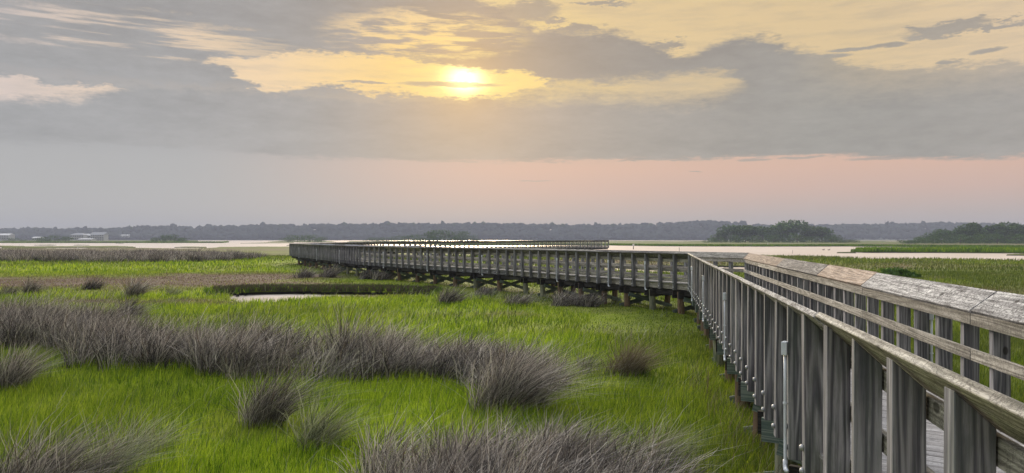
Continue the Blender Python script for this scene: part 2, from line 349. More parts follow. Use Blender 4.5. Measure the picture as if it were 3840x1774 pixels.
# ------------------------------------------------------------------ shared ground layout
ZW, ZG = -2.82, -2.62          # water level, marsh level
def to_uv(X, Y):               # position on the water plane as rows and columns of the survey grid
    Yc = np.maximum(Y, .5); return CU+F*X/Yc, HV-ZW*F/Yc
def gp(u, v, z=ZG):
    Y = -z*F/(v-HV); return ((u-CU)/F*Y, Y)
def inpoly(u, v, poly):
    r = np.zeros(u.shape, bool); n = len(poly)
    for i in range(n):
        x0, y0 = poly[i]; x1, y1 = poly[(i+1) % n]
        if y0 == y1: continue
        c = ((y0 > v) != (y1 > v)) & (u < (x1-x0)*(v-y0)/(y1-y0)+x0); r ^= c
    return r
def vnoise(x, y, seed=0):
    xi = np.floor(x).astype(np.int64); yi = np.floor(y).astype(np.int64); fx = x-xi; fy = y-yi
    fx = fx*fx*(3-2*fx); fy = fy*fy*(3-2*fy)
    def h(a, b):
        n = (a*374761393+b*668265263+seed*1442695041) & 0x7fffffff; n = ((n ^ (n >> 13))*1274126177) & 0x7fffffff
        return ((n ^ (n >> 16)) & 0xffff)/65535.
    return (h(xi, yi)*(1-fx)+h(xi+1, yi)*fx)*(1-fy)+(h(xi, yi+1)*(1-fx)+h(xi+1, yi+1)*fx)*fy
def fbm(x, y, seed=0, o=4):
    s = 0; a = .5
    for i in range(o): s = s+a*vnoise(x*2**i, y*2**i, seed+i); a *= .5
    return s/(1-.5**o)
SHORE = [(-3000, 934), (0, 930.5), (300, 931.5), (500, 929), (640, 931.5), (770, 931), (830, 926), (960, 925), (1084, 924.5), (1300, 926), (1600, 934), (1900, 945), (2300, 957), (2600, 957), (2880, 952), (3100, 958), (3260, 966), (3500, 964.5), (3840, 970), (6000, 1000)]
SHORE = [(u, HV+(v-HV)*(1.16 if u >= 1900 else 1.07)) for u, v in SHORE]
LANDS = [[(-9000, 890), (740, 890), (742, 906), (850, 907.6), (858, 909.6), (835, 911.5), (-9000, 912)],
         [(1000, 908), (1040, 904.2), (1240, 904.2), (1262, 908.2), (1180, 909.6)],
         [(900, 913.3), (1000, 909.8), (1100, 910), (1100, 912)],
         [(1310, 904), (2290, 904), (2290, 903), (2650, 903), (9000, 890), (9000, 938), (3840, 929.5), (3600, 928.5), (3300, 925.6), (3150, 924.6), (2880, 925.4), (2500, 924), (2290, 921), (1700, 920), (1500, 918), (1290, 912)],
         [(3193, 946), (3210, 942), (3300, 940.5), (3840, 941), (6000, 944), (6000, 960), (3840, 950.5), (3500, 948.8), (3240, 948.6)],
         [(3120, 949.2), (3200, 948.2), (3210, 950)],
         [(3755, 957.4), (3850, 954.8), (4300, 954), (4300, 963), (3840, 959)],
         [(-200, 923.8), (40, 923), (95, 924.6), (-200, 927)], [(130, 920.6), (185, 919), (215, 920.3), (170, 921)], [(268, 920.6), (300, 919.2), (338, 920.5)],
         [(0, 925.6), (200, 925), (440, 924.4), (505, 926), (512, 929.6), (0, 931.5)], [(645, 929), (700, 926.5), (775, 927.3), (775, 931)],
         [(1060, 921.8), (1100, 920.3), (1180, 920.5), (1180, 922)], [(430, 913.3), (455, 912.6), (470, 913.4)]]
WATERS = [[(2400, 907), (2560, 905.5), (2640, 906.4), (2520, 907.4)], [(3190, 900.5), (3400, 900.2), (3430, 902), (3240, 902.2)], [(3310, 905), (3390, 904.5), (3400, 906), (3330, 906.4)],
          [(2290, 901), (2530, 901.6), (2540, 903.6), (2290, 903.2)]]
PONDS = [[(770, 1114), (860, 1116), (890, 1110), (960, 1106), (1080, 1104), (1250, 1105), (1400, 1108), (1520, 1106), (1640, 1110), (1600, 1120), (1420, 1123), (1260, 1127), (1190, 1133), (1010, 1149), (900, 1150), (862, 1144), (868, 1128), (820, 1120)],
         [(2150, 1007), (2300, 1002), (2600, 1001), (2900, 1004), (2900, 1028), (2750, 1034), (2500, 1030), (2250, 1020)]]
def is_water(X, Y):
    u, v = to_uv(X, Y)
    jx = (fbm(X/9, Y/9, 5)-.5)*26; jv = (fbm(X/7+40, Y/7, 9)-.5)
    uu = u+jx*(v-HV)/60; vv = v+jv*(v-HV)*.035
    sh = np.interp(uu, [p[0] for p in SHORE], [p[1] for p in SHORE])
    wt = (vv < sh) & (Y > 20) & (vv > HV+5.1)
    for L in LANDS: wt &= ~inpoly(uu, vv, L)
    for L in WATERS: wt |= inpoly(uu, vv, L)
    jn = (fbm(X*1.3, Y*1.3, 21)-.5)
    for L in PONDS: wt |= inpoly(u+jn*60, v+jn*7, L)
    wt &= Y > 10
    return wt
def dryness(X, Y):
    u, v = to_uv(X, Y); v = v-14*np.clip((v-HV)/200, 0, 1)
    n = fbm(X/3.5, Y/3.5, 31); d = np.zeros(X.shape)
    def band(uc, vc, ru, rv, a): return a*np.exp(-(((u-uc)/ru)**4+((v-vc)/rv)**2))
    d += band(200, 1060, 900, 24, 1.3)+band(950, 1040, 330, 14, 1.1)+band(100, 952, 1000, 16, .5)+band(1100, 1070, 300, 12, .7)+band(500, 1140, 380, 13, .8)
    d += band(3300, 1000, 500, 14, .4)+band(3700, 1130, 250, 60, .5)+band(1350, 1115, 250, 10, .5)+band(1750, 1195, 450, 12, .35)+band(2400, 985, 500, 14, .6)
    d += band(3300, 918, 900, 5, .6)+band(500, 935, 900, 4, .55)
    return np.clip(d*(.6+1.1*n)-.12+.3*(n > .62), 0, 1)
def oliveness(X, Y):
    u, v = to_uv(X, Y); n = fbm(X/6+9, Y/9, 41); n2 = fbm(X/1.7, Y/2.5, 43)
    L = [(1.3, 1.25), (6.02, 25.5), (-.3, 36.6), (-10.5, 51.2), (-23.4, 78.5)]
    xl = np.interp(Y, [p[1] for p in L], [p[0] for p in L]); d = X-xl
    o = np.clip((d+4.5)/5, 0, .55)+np.where(d > 2, .35, 0)
    o = np.maximum(o, .28*np.clip((Y-40)/12, 0, 1)); o = np.maximum(o, .75*np.clip((Y-88)/25, 0, 1)); o = o+.5*np.clip((n-.5)*3.5, -.3, 1)+(n2-.5)*.35
    return np.clip(o, 0, 1)
RIDGE = [(-4000, 856), (0, 858), (150, 855), (400, 856), (550, 846), (640, 847), (760, 849), (950, 842), (1100, 841), (1300, 838), (1500, 837), (1700, 838), (1920, 836), (2100, 841), (2300, 842), (2450, 836), (2560, 831), (2650, 827), (2730, 829), (2810, 840), (3000, 842), (3300, 840), (3500, 834), (3700, 837), (3840, 841), (8000, 845)]
FARY = 1500.
def ridge_h(X, Y):             # height of the wooded far shore under its trees
    u = CU+F*X/np.maximum(Y, 1); vt = np.interp(u, [p[0] for p in RIDGE], [p[1] for p in RIDGE])
    top = (HV-vt)/F*1640-13.5
    t = np.clip((Y-1475)/150, 0, 1); t = t*t*(3-2*t)
    return ZG+(top-ZG)*t
def ground_z(X, Y):
    wt = is_water(X, Y)
    z = ZG+(fbm(X/2.2, Y/2.2, 3)-.5)*.10
    z = np.where(Y > 1430, ridge_h(X, Y), z)
    return np.where(wt, ZW-.45, z), wt

# one ground sheet, polar grid round the viewer, reaching the horizon
def build_ground():
    fine = np.arange(-42, 42.01, .145); back = np.arange(46, 315, 4.)
    th = np.radians(np.concatenate([fine, back])); nr = 620
    r = np.concatenate([np.geomspace(.6, 1700, nr), np.geomspace(1760, 2600, 10)])
    T, Rr = np.meshgrid(th, r); X = (Rr*np.sin(T)).ravel(); Y = (Rr*np.cos(T)).ravel()
    Z, wt = ground_z(X, Y); Z = np.where((Y < 1) & (np.hypot(X, Y) > 1200), ZG, Z)
    n = len(th); m = len(r); i, j = np.meshgrid(np.arange(m-1), np.arange(n), indexing='ij'); j2 = (j+1) % n
    f = np.stack([i*n+j, i*n+j2, (i+1)*n+j2, (i+1)*n+j], -1).reshape(-1, 4)
    v = np.stack([X, Y, Z], -1)
    v = np.vstack([v, [[0, 0, ZG]]]); 
    me = mesh_np('ground', v, f, GROUNDM, True, {'dry': np.append(dryness(X, Y), 0), 'olive': np.append(oliveness(X, Y), 0)})
    return link('ground', me)
m_, q, out = mat('marsh_ground'); GROUNDM = m_
geo = q.n('ShaderNodeNewGeometry'); P = geo.outputs['Position']; sp = q.n('ShaderNodeSeparateXYZ'); q.l(P, sp.inputs[0])
big = q.noise(q.vm('MULTIPLY', P, (.03, .08, 0)), 1., 5, .6); mid = q.noise(q.vm('MULTIPLY', P, (.3, .6, 0)), 1., 5, .65); fin = q.noise(P, 9., 5, .7)
c = q.ramp(q.m('ADD', q.m('MULTIPLY', big, .55), q.m('MULTIPLY', mid, .45)), [(.32, (.075, .11, .010)), (.47, (.17, .225, .010)), (.58, (.225, .29, .012)), (.72, (.20, .20, .03))])
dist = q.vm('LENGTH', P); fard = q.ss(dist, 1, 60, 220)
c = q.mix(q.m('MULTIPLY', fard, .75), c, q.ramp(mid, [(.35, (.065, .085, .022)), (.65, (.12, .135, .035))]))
c = q.mix(q.m('MULTIPLY', q.attr('olive'), .8), c, q.ramp(mid, [(.35, (.05, .07, .015)), (.65, (.11, .125, .03))]))
c = q.mix(q.m('MULTIPLY', q.attr('dry'), .95), c, q.ramp(q.m('ADD', q.m('MULTIPLY', mid, .5), q.m('MULTIPLY', fin, .5)), [(.35, (.075, .05, .042)), (.6, (.16, .115, .09)), (.75, (.21, .16, .10))]))
v_ = q.mr(fin, .3, .7, .55, 1.25); c = q.mix(q.ss(dist, 1, 120, 40), c, q.mix(1., c, q.xyz(v_, v_, v_), 'MULTIPLY'))
c = q.mix(q.ss(sp.outputs[2], 1, ZG-.10, ZG-.03), (.012, .011, .008, 1), c)
c = q.mix(q.ss(dist, 1, 1400, 1450), c, (.03, .045, .02, 1))
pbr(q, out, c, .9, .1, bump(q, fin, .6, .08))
tag(build_ground(), kind='structure')

# water sheet
m_, q, out = mat('still_water')
geo = q.n('ShaderNodeNewGeometry'); P = geo.outputs['Position']
h1 = q.noise(q.vm('MULTIPLY', P, (.8, 2.2, 1)), 1., 4, .6); h2 = q.noise(q.vm('MULTIPLY', P, (.05, .22, 1)), 1., 3, .5)
rg = q.mr(h2, .35, .65, .30, .42)
gl = q.n('ShaderNodeBsdfGlossy'); gl.distribution = 'MULTI_GGX'; gl.inputs[0].default_value = (.66, .585, .52, 1); q.put(gl.inputs['Roughness'], rg); q.l(bump(q, h1, .15, .03), gl.inputs['Normal'])
q.l(gl.outputs[0], out.inputs[0])
me = bpy.data.meshes.new('water'); me.from_pydata([(-2700, -1500, ZW), (2700, -1500, ZW), (2700, 2700, ZW), (-2700, 2700, ZW)], [], [(0, 1, 2, 3)]); me.materials.append(m_)
tag(link('water', me), kind='structure')

# ------------------------------------------------------------------ blades
def blades(name, roots, h, wd, lean, mats, segs=2, dry=None, rnd=None, curl=1.7, olive=None):
    """roots Nx3, h N, wd N, lean Nx2 (tip displacement / height)"""
    N = len(roots); ang = rng.uniform(0, 2*np.pi, N)
    side = np.stack([np.cos(ang), np.sin(ang)*.6, np.zeros(N)], -1)*wd[:, None]*.5
    V = []; curl = curl*rng.uniform(.75, 1.5, N)[:, None] if segs > 2 else curl; kink = rng.normal(0, .05 if segs > 2 else 0, (segs, N, 2)); lm = np.hypot(lean[:, 0], lean[:, 1]); zf = 1/np.sqrt(1+lm**2*.8)
    for s in range(segs):
        t = s/segs; c = roots.copy(); c[:, :2] += lean*h[:, None]*t**curl*.95+kink[s]*h[:, None]*t; c[:, 2] += h*t*(1-(1-zf)*t)
        k = (1-t*.55); V += [c-side*k, c+side*k]
    c = roots.copy(); c[:, :2] += lean*h[:, None]*.95; c[:, 2] += h*zf; V.append(c)
    nv = 2*segs+1; V = np.stack(V, 1).reshape(-1, 3); b = (np.arange(N)*nv)[:, None]
    fs = []
    for s in range(segs-1):
        fs += [b+np.array([2*s, 2*s+1, 2*s+3]), b+np.array([2*s, 2*s+3, 2*s+2])]
    fs.append(b+np.array([2*segs-2, 2*segs-1, 2*segs])); f = np.stack(fs, 1).reshape(-1, 3)
    rnd = rng.uniform(0, 1, N) if rnd is None else rnd
    at = {'rnd': np.repeat(rnd, nv), 'dry': np.repeat(np.zeros(N) if dry is None else dry, nv)}
    if olive is not None: at['olive'] = np.repeat(olive, nv)
    return mesh_np(name, V, f, mats, False, at)
def on_land(X, Y):
    z, wt = ground_z(X, Y); return z, ~wt
def green_field():
    R_, H_, W_ = [], [], []
    for (y0, y1, dens, hh, ww) in [(5.5, 13, 900, .21, .0095), (13, 21, 420, .21, .014), (21, 34, 150, .22, .023), (34, 60, 48, .24, .036), (60, 115, 8, .34, .08)]:
        n = int(dens*.95*(y1*y1-y0*y0)); Y = np.sqrt(rng.uniform(y0*y0, y1*y1, n)); X = Y*rng.uniform(-1.1, .80, n)
        cl = fbm(X*1.1, Y*1.1, 50); keep = rng.uniform(0, 1, n) < .45+1.1*cl; X = X[keep]; Y = Y[keep]; cl = cl[keep]
        z, ok = on_land(X, Y); X, Y, z, cl = X[ok], Y[ok], z[ok], cl[ok]
        R_.append(np.stack([X, Y, z-.02], -1)); H_.append(hh*(.5+.9*cl)*rng.uniform(.55, 1.25, len(X))); W_.append(ww*rng.uniform(.7, 1.3, len(X)))
    Rt = np.vstack(R_); H = np.concatenate(H_); W = np.concatenate(W_); N = len(Rt)
    d = dryness(Rt[:, 0], Rt[:, 1]); H = H*(1-.6*d)
    L = [(1.3, 1.25), (6.02, 25.5), (-.3, 36.6), (-10.5, 51.2), (-23.4, 78.5)]
    dd = Rt[:, 0]-np.interp(Rt[:, 1], [p[1] for p in L], [p[0] for p in L]); H = H*np.where((dd > -3.2) & (dd < 4) & (Rt[:, 1] > 20), .42, 1)
    lean = rng.normal(0, .28, (N, 2)); lean[:, 0] += .12
    me = blades('marsh_grass', Rt, H, W, lean, GRASS, 2, d*(rng.uniform(0, 1, N) < .9), olive=np.clip(oliveness(Rt[:, 0], Rt[:, 1])+rng.normal(0, .12, N), 0, 1))
    tag(link('marsh_grass', me), 'short bright green marsh grass carpeting the flat ground', 'grass', kind='stuff')
green_field()
def stray():
    n = 15000; Y = np.sqrt(rng.uniform(49, 1500, n)); X = Y*rng.uniform(-.74, .55, n)
    k = (fbm(X/2.3, Y/2.3, 90) > .53) & (rng.uniform(0, 1, n) < .75); X, Y = X[k], Y[k]; z, ok = on_land(X, Y); X, Y, z = X[ok], Y[ok], z[ok]
    N = len(X); ln = rng.normal(0, .3, (N, 2)); ln[:, 0] += .45
    me = blades('stray_stems', np.stack([X, Y, z-.02], -1), rng.uniform(.22, .5, N), .0008*Y, ln, RUSHG, 3)
    tag(link('stray_stems', me), 'thin grey rush stems scattered through the green grass', 'grass', kind='stuff')

def tuft(cx, cy, rad, n, ht, wind=(.45, -.05), spread=.75):
    a = rng.uniform(0, 2*np.pi, n); r = rad*np.sqrt(rng.uniform(0, 1, n))
    X = cx+r*np.cos(a); Y = cy+r*np.sin(a); k = (r/rad)
    lx = np.cos(a)*k*spread+wind[0]*(1+.5*rng.normal(0, 1, n)); ly = np.sin(a)*k*spread+wind[1]
    sd_ = np.where(rng.uniform(0, 1, n) < .12, .7, .20); lx += rng.normal(0, 1, n)*sd_; ly += rng.normal(0, 1, n)*sd_
    H = ht*np.where(rng.uniform(0, 1, n) < .08, rng.uniform(1.05, 1.3, n), rng.uniform(.5, 1.08, n))*(1-.2*k)
    return np.stack([X, Y, np.full(n, ZG-.03)], -1), H, np.stack([lx, ly], -1)
def rush_obj(name, parts, wdt, matl, label, cat='rush clump', group=None, kind=None, greenish=.12):
    Rt = np.vstack([p[0] for p in parts]); H = np.concatenate([p[1] for p in parts]); Ln = np.vstack([p[2] for p in parts]); N = len(Rt)
    tone = np.concatenate([np.full(len(p[0]), rng.uniform(-.12, .14)) for p in parts])
    rnd = np.clip(rng.beta(1.3, 1.3, N)+tone, 0, .95); gm = rng.uniform(0, 1, N) < greenish; rnd[gm] = 1.
    dry_ = (rng.uniform(0, 1, N) < .12)*rng.uniform(.4, 1, N)
    O = np.array([Rt[:, 0].mean(), Rt[:, 1].mean(), ZG])
    me = blades(name, Rt-O, H, wdt*rng.uniform(.7, 1.3, N), Ln, matl, 4, dry_, rnd, 1.5)
    o = link(name, me); o.location = O
    return tag(o, label, cat, group, kind)
def fill(poly, spacing, nper, ht, spread=.6, wind=.6, gap=.43):
    """tufts over a ground polygon given in survey rows/columns"""
    P_ = [gp(u, v) for u, v in poly]; xs = [p[0] for p in P_]; ys = [p[1] for p in P_]; parts = []
    n = int((max(xs)-min(xs))*(max(ys)-min(ys))/(spacing**2)*1.25)
    X = rng.uniform(min(xs), max(xs), n); Y = rng.uniform(min(ys), max(ys), n)
    ok = inpoly(X+rng.normal(0, spacing*.45, n), Y+rng.normal(0, spacing*.45, n), P_) & ~is_water(X, Y) & (fbm(X*.9, Y*.9, 77) > gap)
    for x, y in zip(X[ok], Y[ok]):
        s = .55+.85*float(fbm(np.array([x*.6]), np.array([y*.6]), 70)[0]); parts.append(tuft(x, y, spacing*rng.uniform(.4, .8), int(nper*rng.uniform(.45, 1.2)), ht*s*rng.uniform(.85, 1.1), (wind*rng.uniform(.4, 1.4), rng.uniform(-.2, .1)), spread))
    return parts
stray()
# broad beds: nobody could count their clumps
rush_obj('needlerush_bed', fill([(-700, 1240), (60, 1228), (430, 1236), (500, 1290), (560, 1322), (520, 1362), (330, 1350), (250, 1320), (80, 1300), (-700, 1320)], .54, 215, 1.1) +
         fill([(430, 1300), (700, 1316), (1000, 1330), (1300, 1348), (1700, 1360), (2000, 1372), (2090, 1425), (2030, 1462), (1800, 1452), (1500, 1452), (1250, 1449), (1100, 1460), (930, 1440), (850, 1452), (740, 1445), (600, 1412), (340, 1414), (380, 1350)], .50, 185, 1.1),
         .0145, RUSH, 'long bed of grey-brown rushes leaning right, across the green marsh from the left edge', 'rush bed', kind='stuff')
rush_obj('needlerush_bed', fill([(1370, 1775), (1700, 1750), (1900, 1745), (2150, 1740), (2400, 1750), (2500, 1840), (2450, 2050), (1950, 2150), (1390, 2150)], .42, 270, .82, gap=.3),
         .0100, RUSH, 'grey-brown rush bed at the bottom middle edge, cut by the frame', 'rush bed', kind='stuff')
rush_obj('needlerush_bed', fill([(-1200, 975), (0, 981), (500, 983), (800, 982), (960, 972), (960, 966), (700, 960), (300, 958), (-1200, 957)], 1.1, 210, 1.15, .7, .15),
         .045, RUSH, 'dark far rush strip on the left, between the bright green marsh and the water', 'rush bed', kind='stuff')
T = lambda u, vb, ht, wpx, n, **k: (u, vb, ht, wpx, n, k)
CL = [  # column, base row, height m, half width px, blades, label
 ((1010, 1592), 1.0, .42, 1500, 'dark upright rush clump in the open green grass left of the big windswept clump', RUSH, .008, .04),
 ((1170, 1672), .75, .36, 900, 'lower green-tipped rush clump in front of the dark upright one', RUSHG, .008, .2),
 ((1890, 1535), 1.15, .62, 3000, 'big dense rush clump sweeping right, in front of the long bed', RUSH, .009, .03),
 ((40, 1455), .95, .5, 1500, 'rush clump cut by the left edge, level with the long bed', RUSH, .009, .05),
 ((110, 1850), .80, .75, 2600, 'large rush clump filling the bottom left corner', RUSH, .0075, .08),
 ((400, 1790), .7, .40, 800, 'green-tipped rush clump beside the bottom left corner clump', RUSHG, .0075, .2),
 ((520, 1705), .62, .38, 600, 'small sparse rush clump standing alone in green grass near the bottom left', RUSHG, .007, .2),
 ((2350, 1405), .85, .45, 1100, 'tan fan-shaped rush clump standing nearest the boardwalk railing', STRAW, .011, .1),
 ((2190, 1398), .6, .28, 450, 'small sparse rush clump beside the tan fan-shaped clump', RUSHG, .010, .1),
 ((2460, 1745), .65, .45, 700, 'loose straw-coloured clump at the right end of the bottom rush bed', RUSHG, .0075, .2),
 ((480, 1192), .85, .42, 750, 'dark rush clump just behind the left part of the long bed', RUSH, .016, 0),
 ((500, 1112), .95, .62, 900, 'dark leaning rush clump in the brown strip left of the pond', RUSH, .02, 0),
 ((345, 1085), .75, .5, 600, 'rounded rush clump in the brown strip, left of the leaning one', RUSH, .02, 0),
 ((107, 1100), .8, .5, 600, 'rush clump in the brown strip near the left edge', RUSH, .02, 0),
 ((650, 1108), .55, .5, 350, 'thin pale rush clump between the leaning clump and the pond', RUSHG, .018, .2),
 ((1672, 1136), .8, .7, 900, 'rush clump at the right end of the pond', RUSH, .018, 0),
 ((1807, 1104), .5, .7, 700, 'low rush clump under the boardwalk, right of the pond', RUSH, .02, 0),
 ((1940, 1150), .62, .7, 900, 'rush clump in front of the boardwalk piles, left of the broad one', RUSH, .018, 0),
 ((2110, 1145), .72, .75, 1200, 'broad rush clump in front of the boardwalk piles', RUSH, .018, 0),
 ((2215, 1150), .66, .6, 900, 'rush clump against the broad one, nearest the boardwalk corner', RUSH, .018, 0),
 ((1140, 1042), .85, .8, 700, 'rounded pale rush clump left of the far boardwalk piles', RUSH, .028, 0),
 ((1236, 1040), 1.0, .75, 700, 'spiky rush clump touching the far boardwalk piles', RUSH, .028, 0),
 ((1372, 1046), .75, .6, 500, 'small rush clump under the boardwalk bend', RUSH, .028, 0),
 ((1428, 1048), .7, .9, 900, 'broad dark rush clump under the boardwalk just right of its bend', RUSH, .028, 0),
 ((30, 1105), .6, .5, 350, 'low rush clump cut by the left edge in the brown strip', RUSH, .02, 0)]
for (uv, ht, rad, n, lab, mt, wdt, gr) in CL:
    x, y = gp(*uv); n = int(n*.62); wdt *= 1.15; n = int(n*.9); k = max(2, int(rad/.2)); ht *= 1.18; parts = [tuft(x, y, rad*.5, n//2, ht, (.62, -.05), .5)]
    for i in range(k):
        a = rng.uniform(0, 6.28); parts.append(tuft(x+rad*.55*math.cos(a), y+rad*.4*math.sin(a), rad*.45, n//(2*k), ht*rng.uniform(.65, .95), (.8, -.05), .55))
    rush_obj('rush_clump', parts, wdt, mt, lab, 'rush clump', 'separate rush clumps standing in the marsh', None, gr)
# rank grass round the pond banks, the tall island grass and the dry stems under the walkway
def patch(name, polys, dens, hh, ww, matl, label, cat, wind=.1, dark=0., jit=1.):
    R_ = []
    for poly in polys:
        P_ = [gp(u, v) for u, v in poly]; xs = [p[0] for p in P_]; ys = [p[1] for p in P_]
        n = int(dens*(max(xs)-min(xs))*(max(ys)-min(ys))); X = rng.uniform(min(xs), max(xs), n); Y = rng.uniform(min(ys), max(ys), n)
        ok = inpoly(X, Y, P_); X, Y = X[ok], Y[ok]; z, l = on_land(X, Y); R_.append(np.stack([X[l], Y[l], z[l]-.03], -1))
    Rt = np.vstack(R_); N = len(Rt); Ln = rng.normal(0, .3, (N, 2)); Ln[:, 0] += wind
    me = blades(name, Rt, hh*rng.uniform(.5, 1.15, N), np.full(N, ww)*rng.uniform(.7, 1.3, N), Ln, matl, 3, None, np.clip(rng.uniform(0, 1, N)-dark, 0, 1))
    return tag(link(name, me), label, cat, kind='stuff')
patch('bank_grass', [[(760, 1092), (900, 1082), (1080, 1076), (1250, 1077), (1500, 1081), (1660, 1088), (1650, 1098), (1480, 1092), (1250, 1091), (1000, 1091), (880, 1098), (780, 1104)]], 330, .27, .024, GRASS, 'rank dark green grass along the far bank of the small pond', 'grass', dark=.6)
patch('island_grass', [[(3190, 939), (3300, 935), (3840, 937), (4400, 938), (4400, 952), (3840, 947), (3500, 945), (3240, 945)]], 10, .95, .16, GRASS, 'tall green cordgrass covering the low island in the right channel', 'grass', dark=.5)
patch('bank_grass', [[(800, 1088), (900, 1084), (1080, 1080.5), (1250, 1081), (1400, 1083), (1640, 1087), (1640, 1094.5), (1400, 1092), (1250, 1091), (1080, 1090.5), (900, 1094), (800, 1098)]], 420, .32, .035, STRAW, 'fringe coloured dark as the shade under the far bank of the small pond', 'grass', dark=1.)  # blades coloured near black to paint the shaded undercut bank
edge = lambda pts, w_: [(u, HV+(v-HV)*.925) for u, v in pts]+[(u, HV+(v-HV)*.925-w_) for u, v in pts[::-1]]
patch('shore_grass', [edge([(1400, 915), (1700, 920), (2290, 921), (2500, 924), (2880, 925.4), (3150, 924.6), (3300, 925.6), (3600, 928.5), (3840, 929.5), (4300, 931)], 1.6)], 4, .75, .3, GRASS, 'dark fringe of taller grass along the far bank of the right channel', 'grass', dark=.72)
patch('shore_grass', [edge([(-200, 912), (300, 911.8), (835, 911.5), (858, 909.6)], .9)], 2, 1.0, .5, GRASS, 'dark fringe of grass along the far spit at the left', 'grass', dark=.72)
patch('shore_grass', [edge([(3190, 947), (3240, 948.6), (3500, 948.8), (3840, 950.5), (4400, 953)], 1.8)], 22, .55, .12, GRASS, 'dark muddy fringe at the near edge of the channel island', 'grass', dark=.85)
patch('dry_stems', [[(2750, 1560), (2900, 1640), (2960, 1760), (2960, 1990), (2800, 1900), (2680, 1640)], [(2560, 1400), (2640, 1440), (2700, 1560), (2660, 1620), (2600, 1500)]], 55, .7, .006, STRAW, 'tangled dry straw stems beneath the near boardwalk railing', 'grass', .5)

# ------------------------------------------------------------------ boardwalk
W = 2.07; ZC, ZD = -.48, -1.53
a0, sl = 1.058, .1946
C1 = (a0+sl*25.5, 25.5)
PATH = [(-7.5, -.3), (a0+sl*1.25, 1.25), C1, (-.3, 36.6), (-10.5, 51.2), (-23.4, 78.5), (-18.1, 96.2), (14.4, 122.6)]
LIFT = [0, 0, 0, 0, 0, 0, .15, .30]
def node_off(i, d):
    P = [Vector(p) for p in PATH]; ns = []
    for j in (i-1, i):
        if 0 <= j < len(P)-1: t = (P[j+1]-P[j]).normalized(); ns.append(Vector((t.y, -t.x)))
    if len(ns) == 1: m = ns[0]
    else: m = (ns[0]+ns[1])/(1+ns[0].dot(ns[1]))
    return P[i]+m*d
def pt(seg, t, d, z):
    a = node_off(seg, d); b = node_off(seg+1, d); p = a.lerp(b, t); return Vector((p.x, p.y, z+LIFT[seg]*(1-t)+LIFT[seg+1]*t))
def seglen(seg, d): return (node_off(seg+1, d)-node_off(seg, d)).length
side_d = lambda side, d: d if side == 0 else W-d
boardwalk = empty('boardwalk', (C1[0], C1[1], ZG), 'long weathered timber boardwalk with slatted railings zigzagging over the marsh', 'boardwalk')
def strip(name, matl, side, seg, t0, t1, ring, bevel=.003, label=None, skew=0.):
    m = MB(); A = [pt(seg, t0+skew*(r[0]), side_d(side, r[0]), r[1]) for r in ring]; B = [pt(seg, t1+skew*(r[0]), side_d(side, r[0]), r[1]) for r in ring]
    m.prism(A, B); o = m.build(name, matl, boardwalk, bevel=bevel)
    if label: o['label'] = label
    return o
cs, sn = math.cos(R(43)), math.sin(R(43)); CW, CT = .286, .042
def capring(dz=0., dd=0.):
    O = (0.+dd, ZC+dz); I = (O[0]+CW*cs, O[1]-CW*sn)
    return [O, I, (I[0]-CT*sn, I[1]-CT*cs), (O[0]-CT*sn, O[1]-CT*cs)]
rect = lambda d0, d1, z0, z1: [(d0, z1), (d1, z1), (d1, z0), (d0, z0)]
SP = .681
# cap boards of the near right rail, by joints as distances along the view
def t_of_y(seg, d, y):
    a = node_off(seg, d); b = node_off(seg+1, d); return (y-a.y)/(b.y-a.y)
for seg in range(len(PATH)-1):
    for side in (0, 1):
        L = seglen(seg, side_d(side, 0))
        if seg == 1 and side == 1:
            ys = [6.95, 10.75, 13.8, 18.5]; ts = [0]+[t_of_y(1, W, y) for y in ys]+[1]; mats_ = [CAPP, CAPP, CAPT, CAPD, CAPT]
        else:
            n = max(1, round(L/4.2)); ts = [0]+sorted((k+random.uniform(-.12, .12))/n for k in range(1, n))+[1]
            mats_ = [random.choice([RAILW, RAILW, CAPP, CAPD]) for _ in ts] if seg == 1 else [random.choice([CAPD, RAILW, GREY]) for _ in ts]
        far = seg >= 3
        for k in range(len(ts)-1):
            g0 = .0007 if k else 0; 
            o = strip('cap_board', mats_[k], side, seg, ts[k]+g0*.6, ts[k+1], capring(random.uniform(-.006, .006) if not far else 0, random.uniform(-.006, .006)), bevel=.004 if not far else 0)
            if mats_[k] is CAPT: o['label'] = 'tan brown cap board'
            if mats_[k] is CAPP and side == 1: o['label'] = 'pale silvery cap board with dark cracks'
        n = max(1, round(L/(4.1 if not far else 12))); 
        for (nm, mt, d0, d1, z0, z1) in (('top_rail', RAILW, .146, .184, -.815, -.705), ('middle_rail', RAILW, .146, .184, -1.15, -1.045), ('kick_board', RAILW, .146, .184, -1.50, -1.385), ('rim_joist', GREY if seg != 2 else RAILW, .147, .188, -1.77, -1.57)):
            if seg == 0 and nm != 'rim_joist' and False: continue
            for k in range(n):
                strip(nm, mt, side, seg, k/n+(.0006 if k else 0), (k+1)/n, rect(d0+random.uniform(-.0, .002), d1, z0+random.uniform(-.004, .004), z1), bevel=.003 if not far else 0)
        strip('stringer', BEAM, side, seg, .0, 1., rect(.22, .27, -1.99, -1.79), bevel=0)
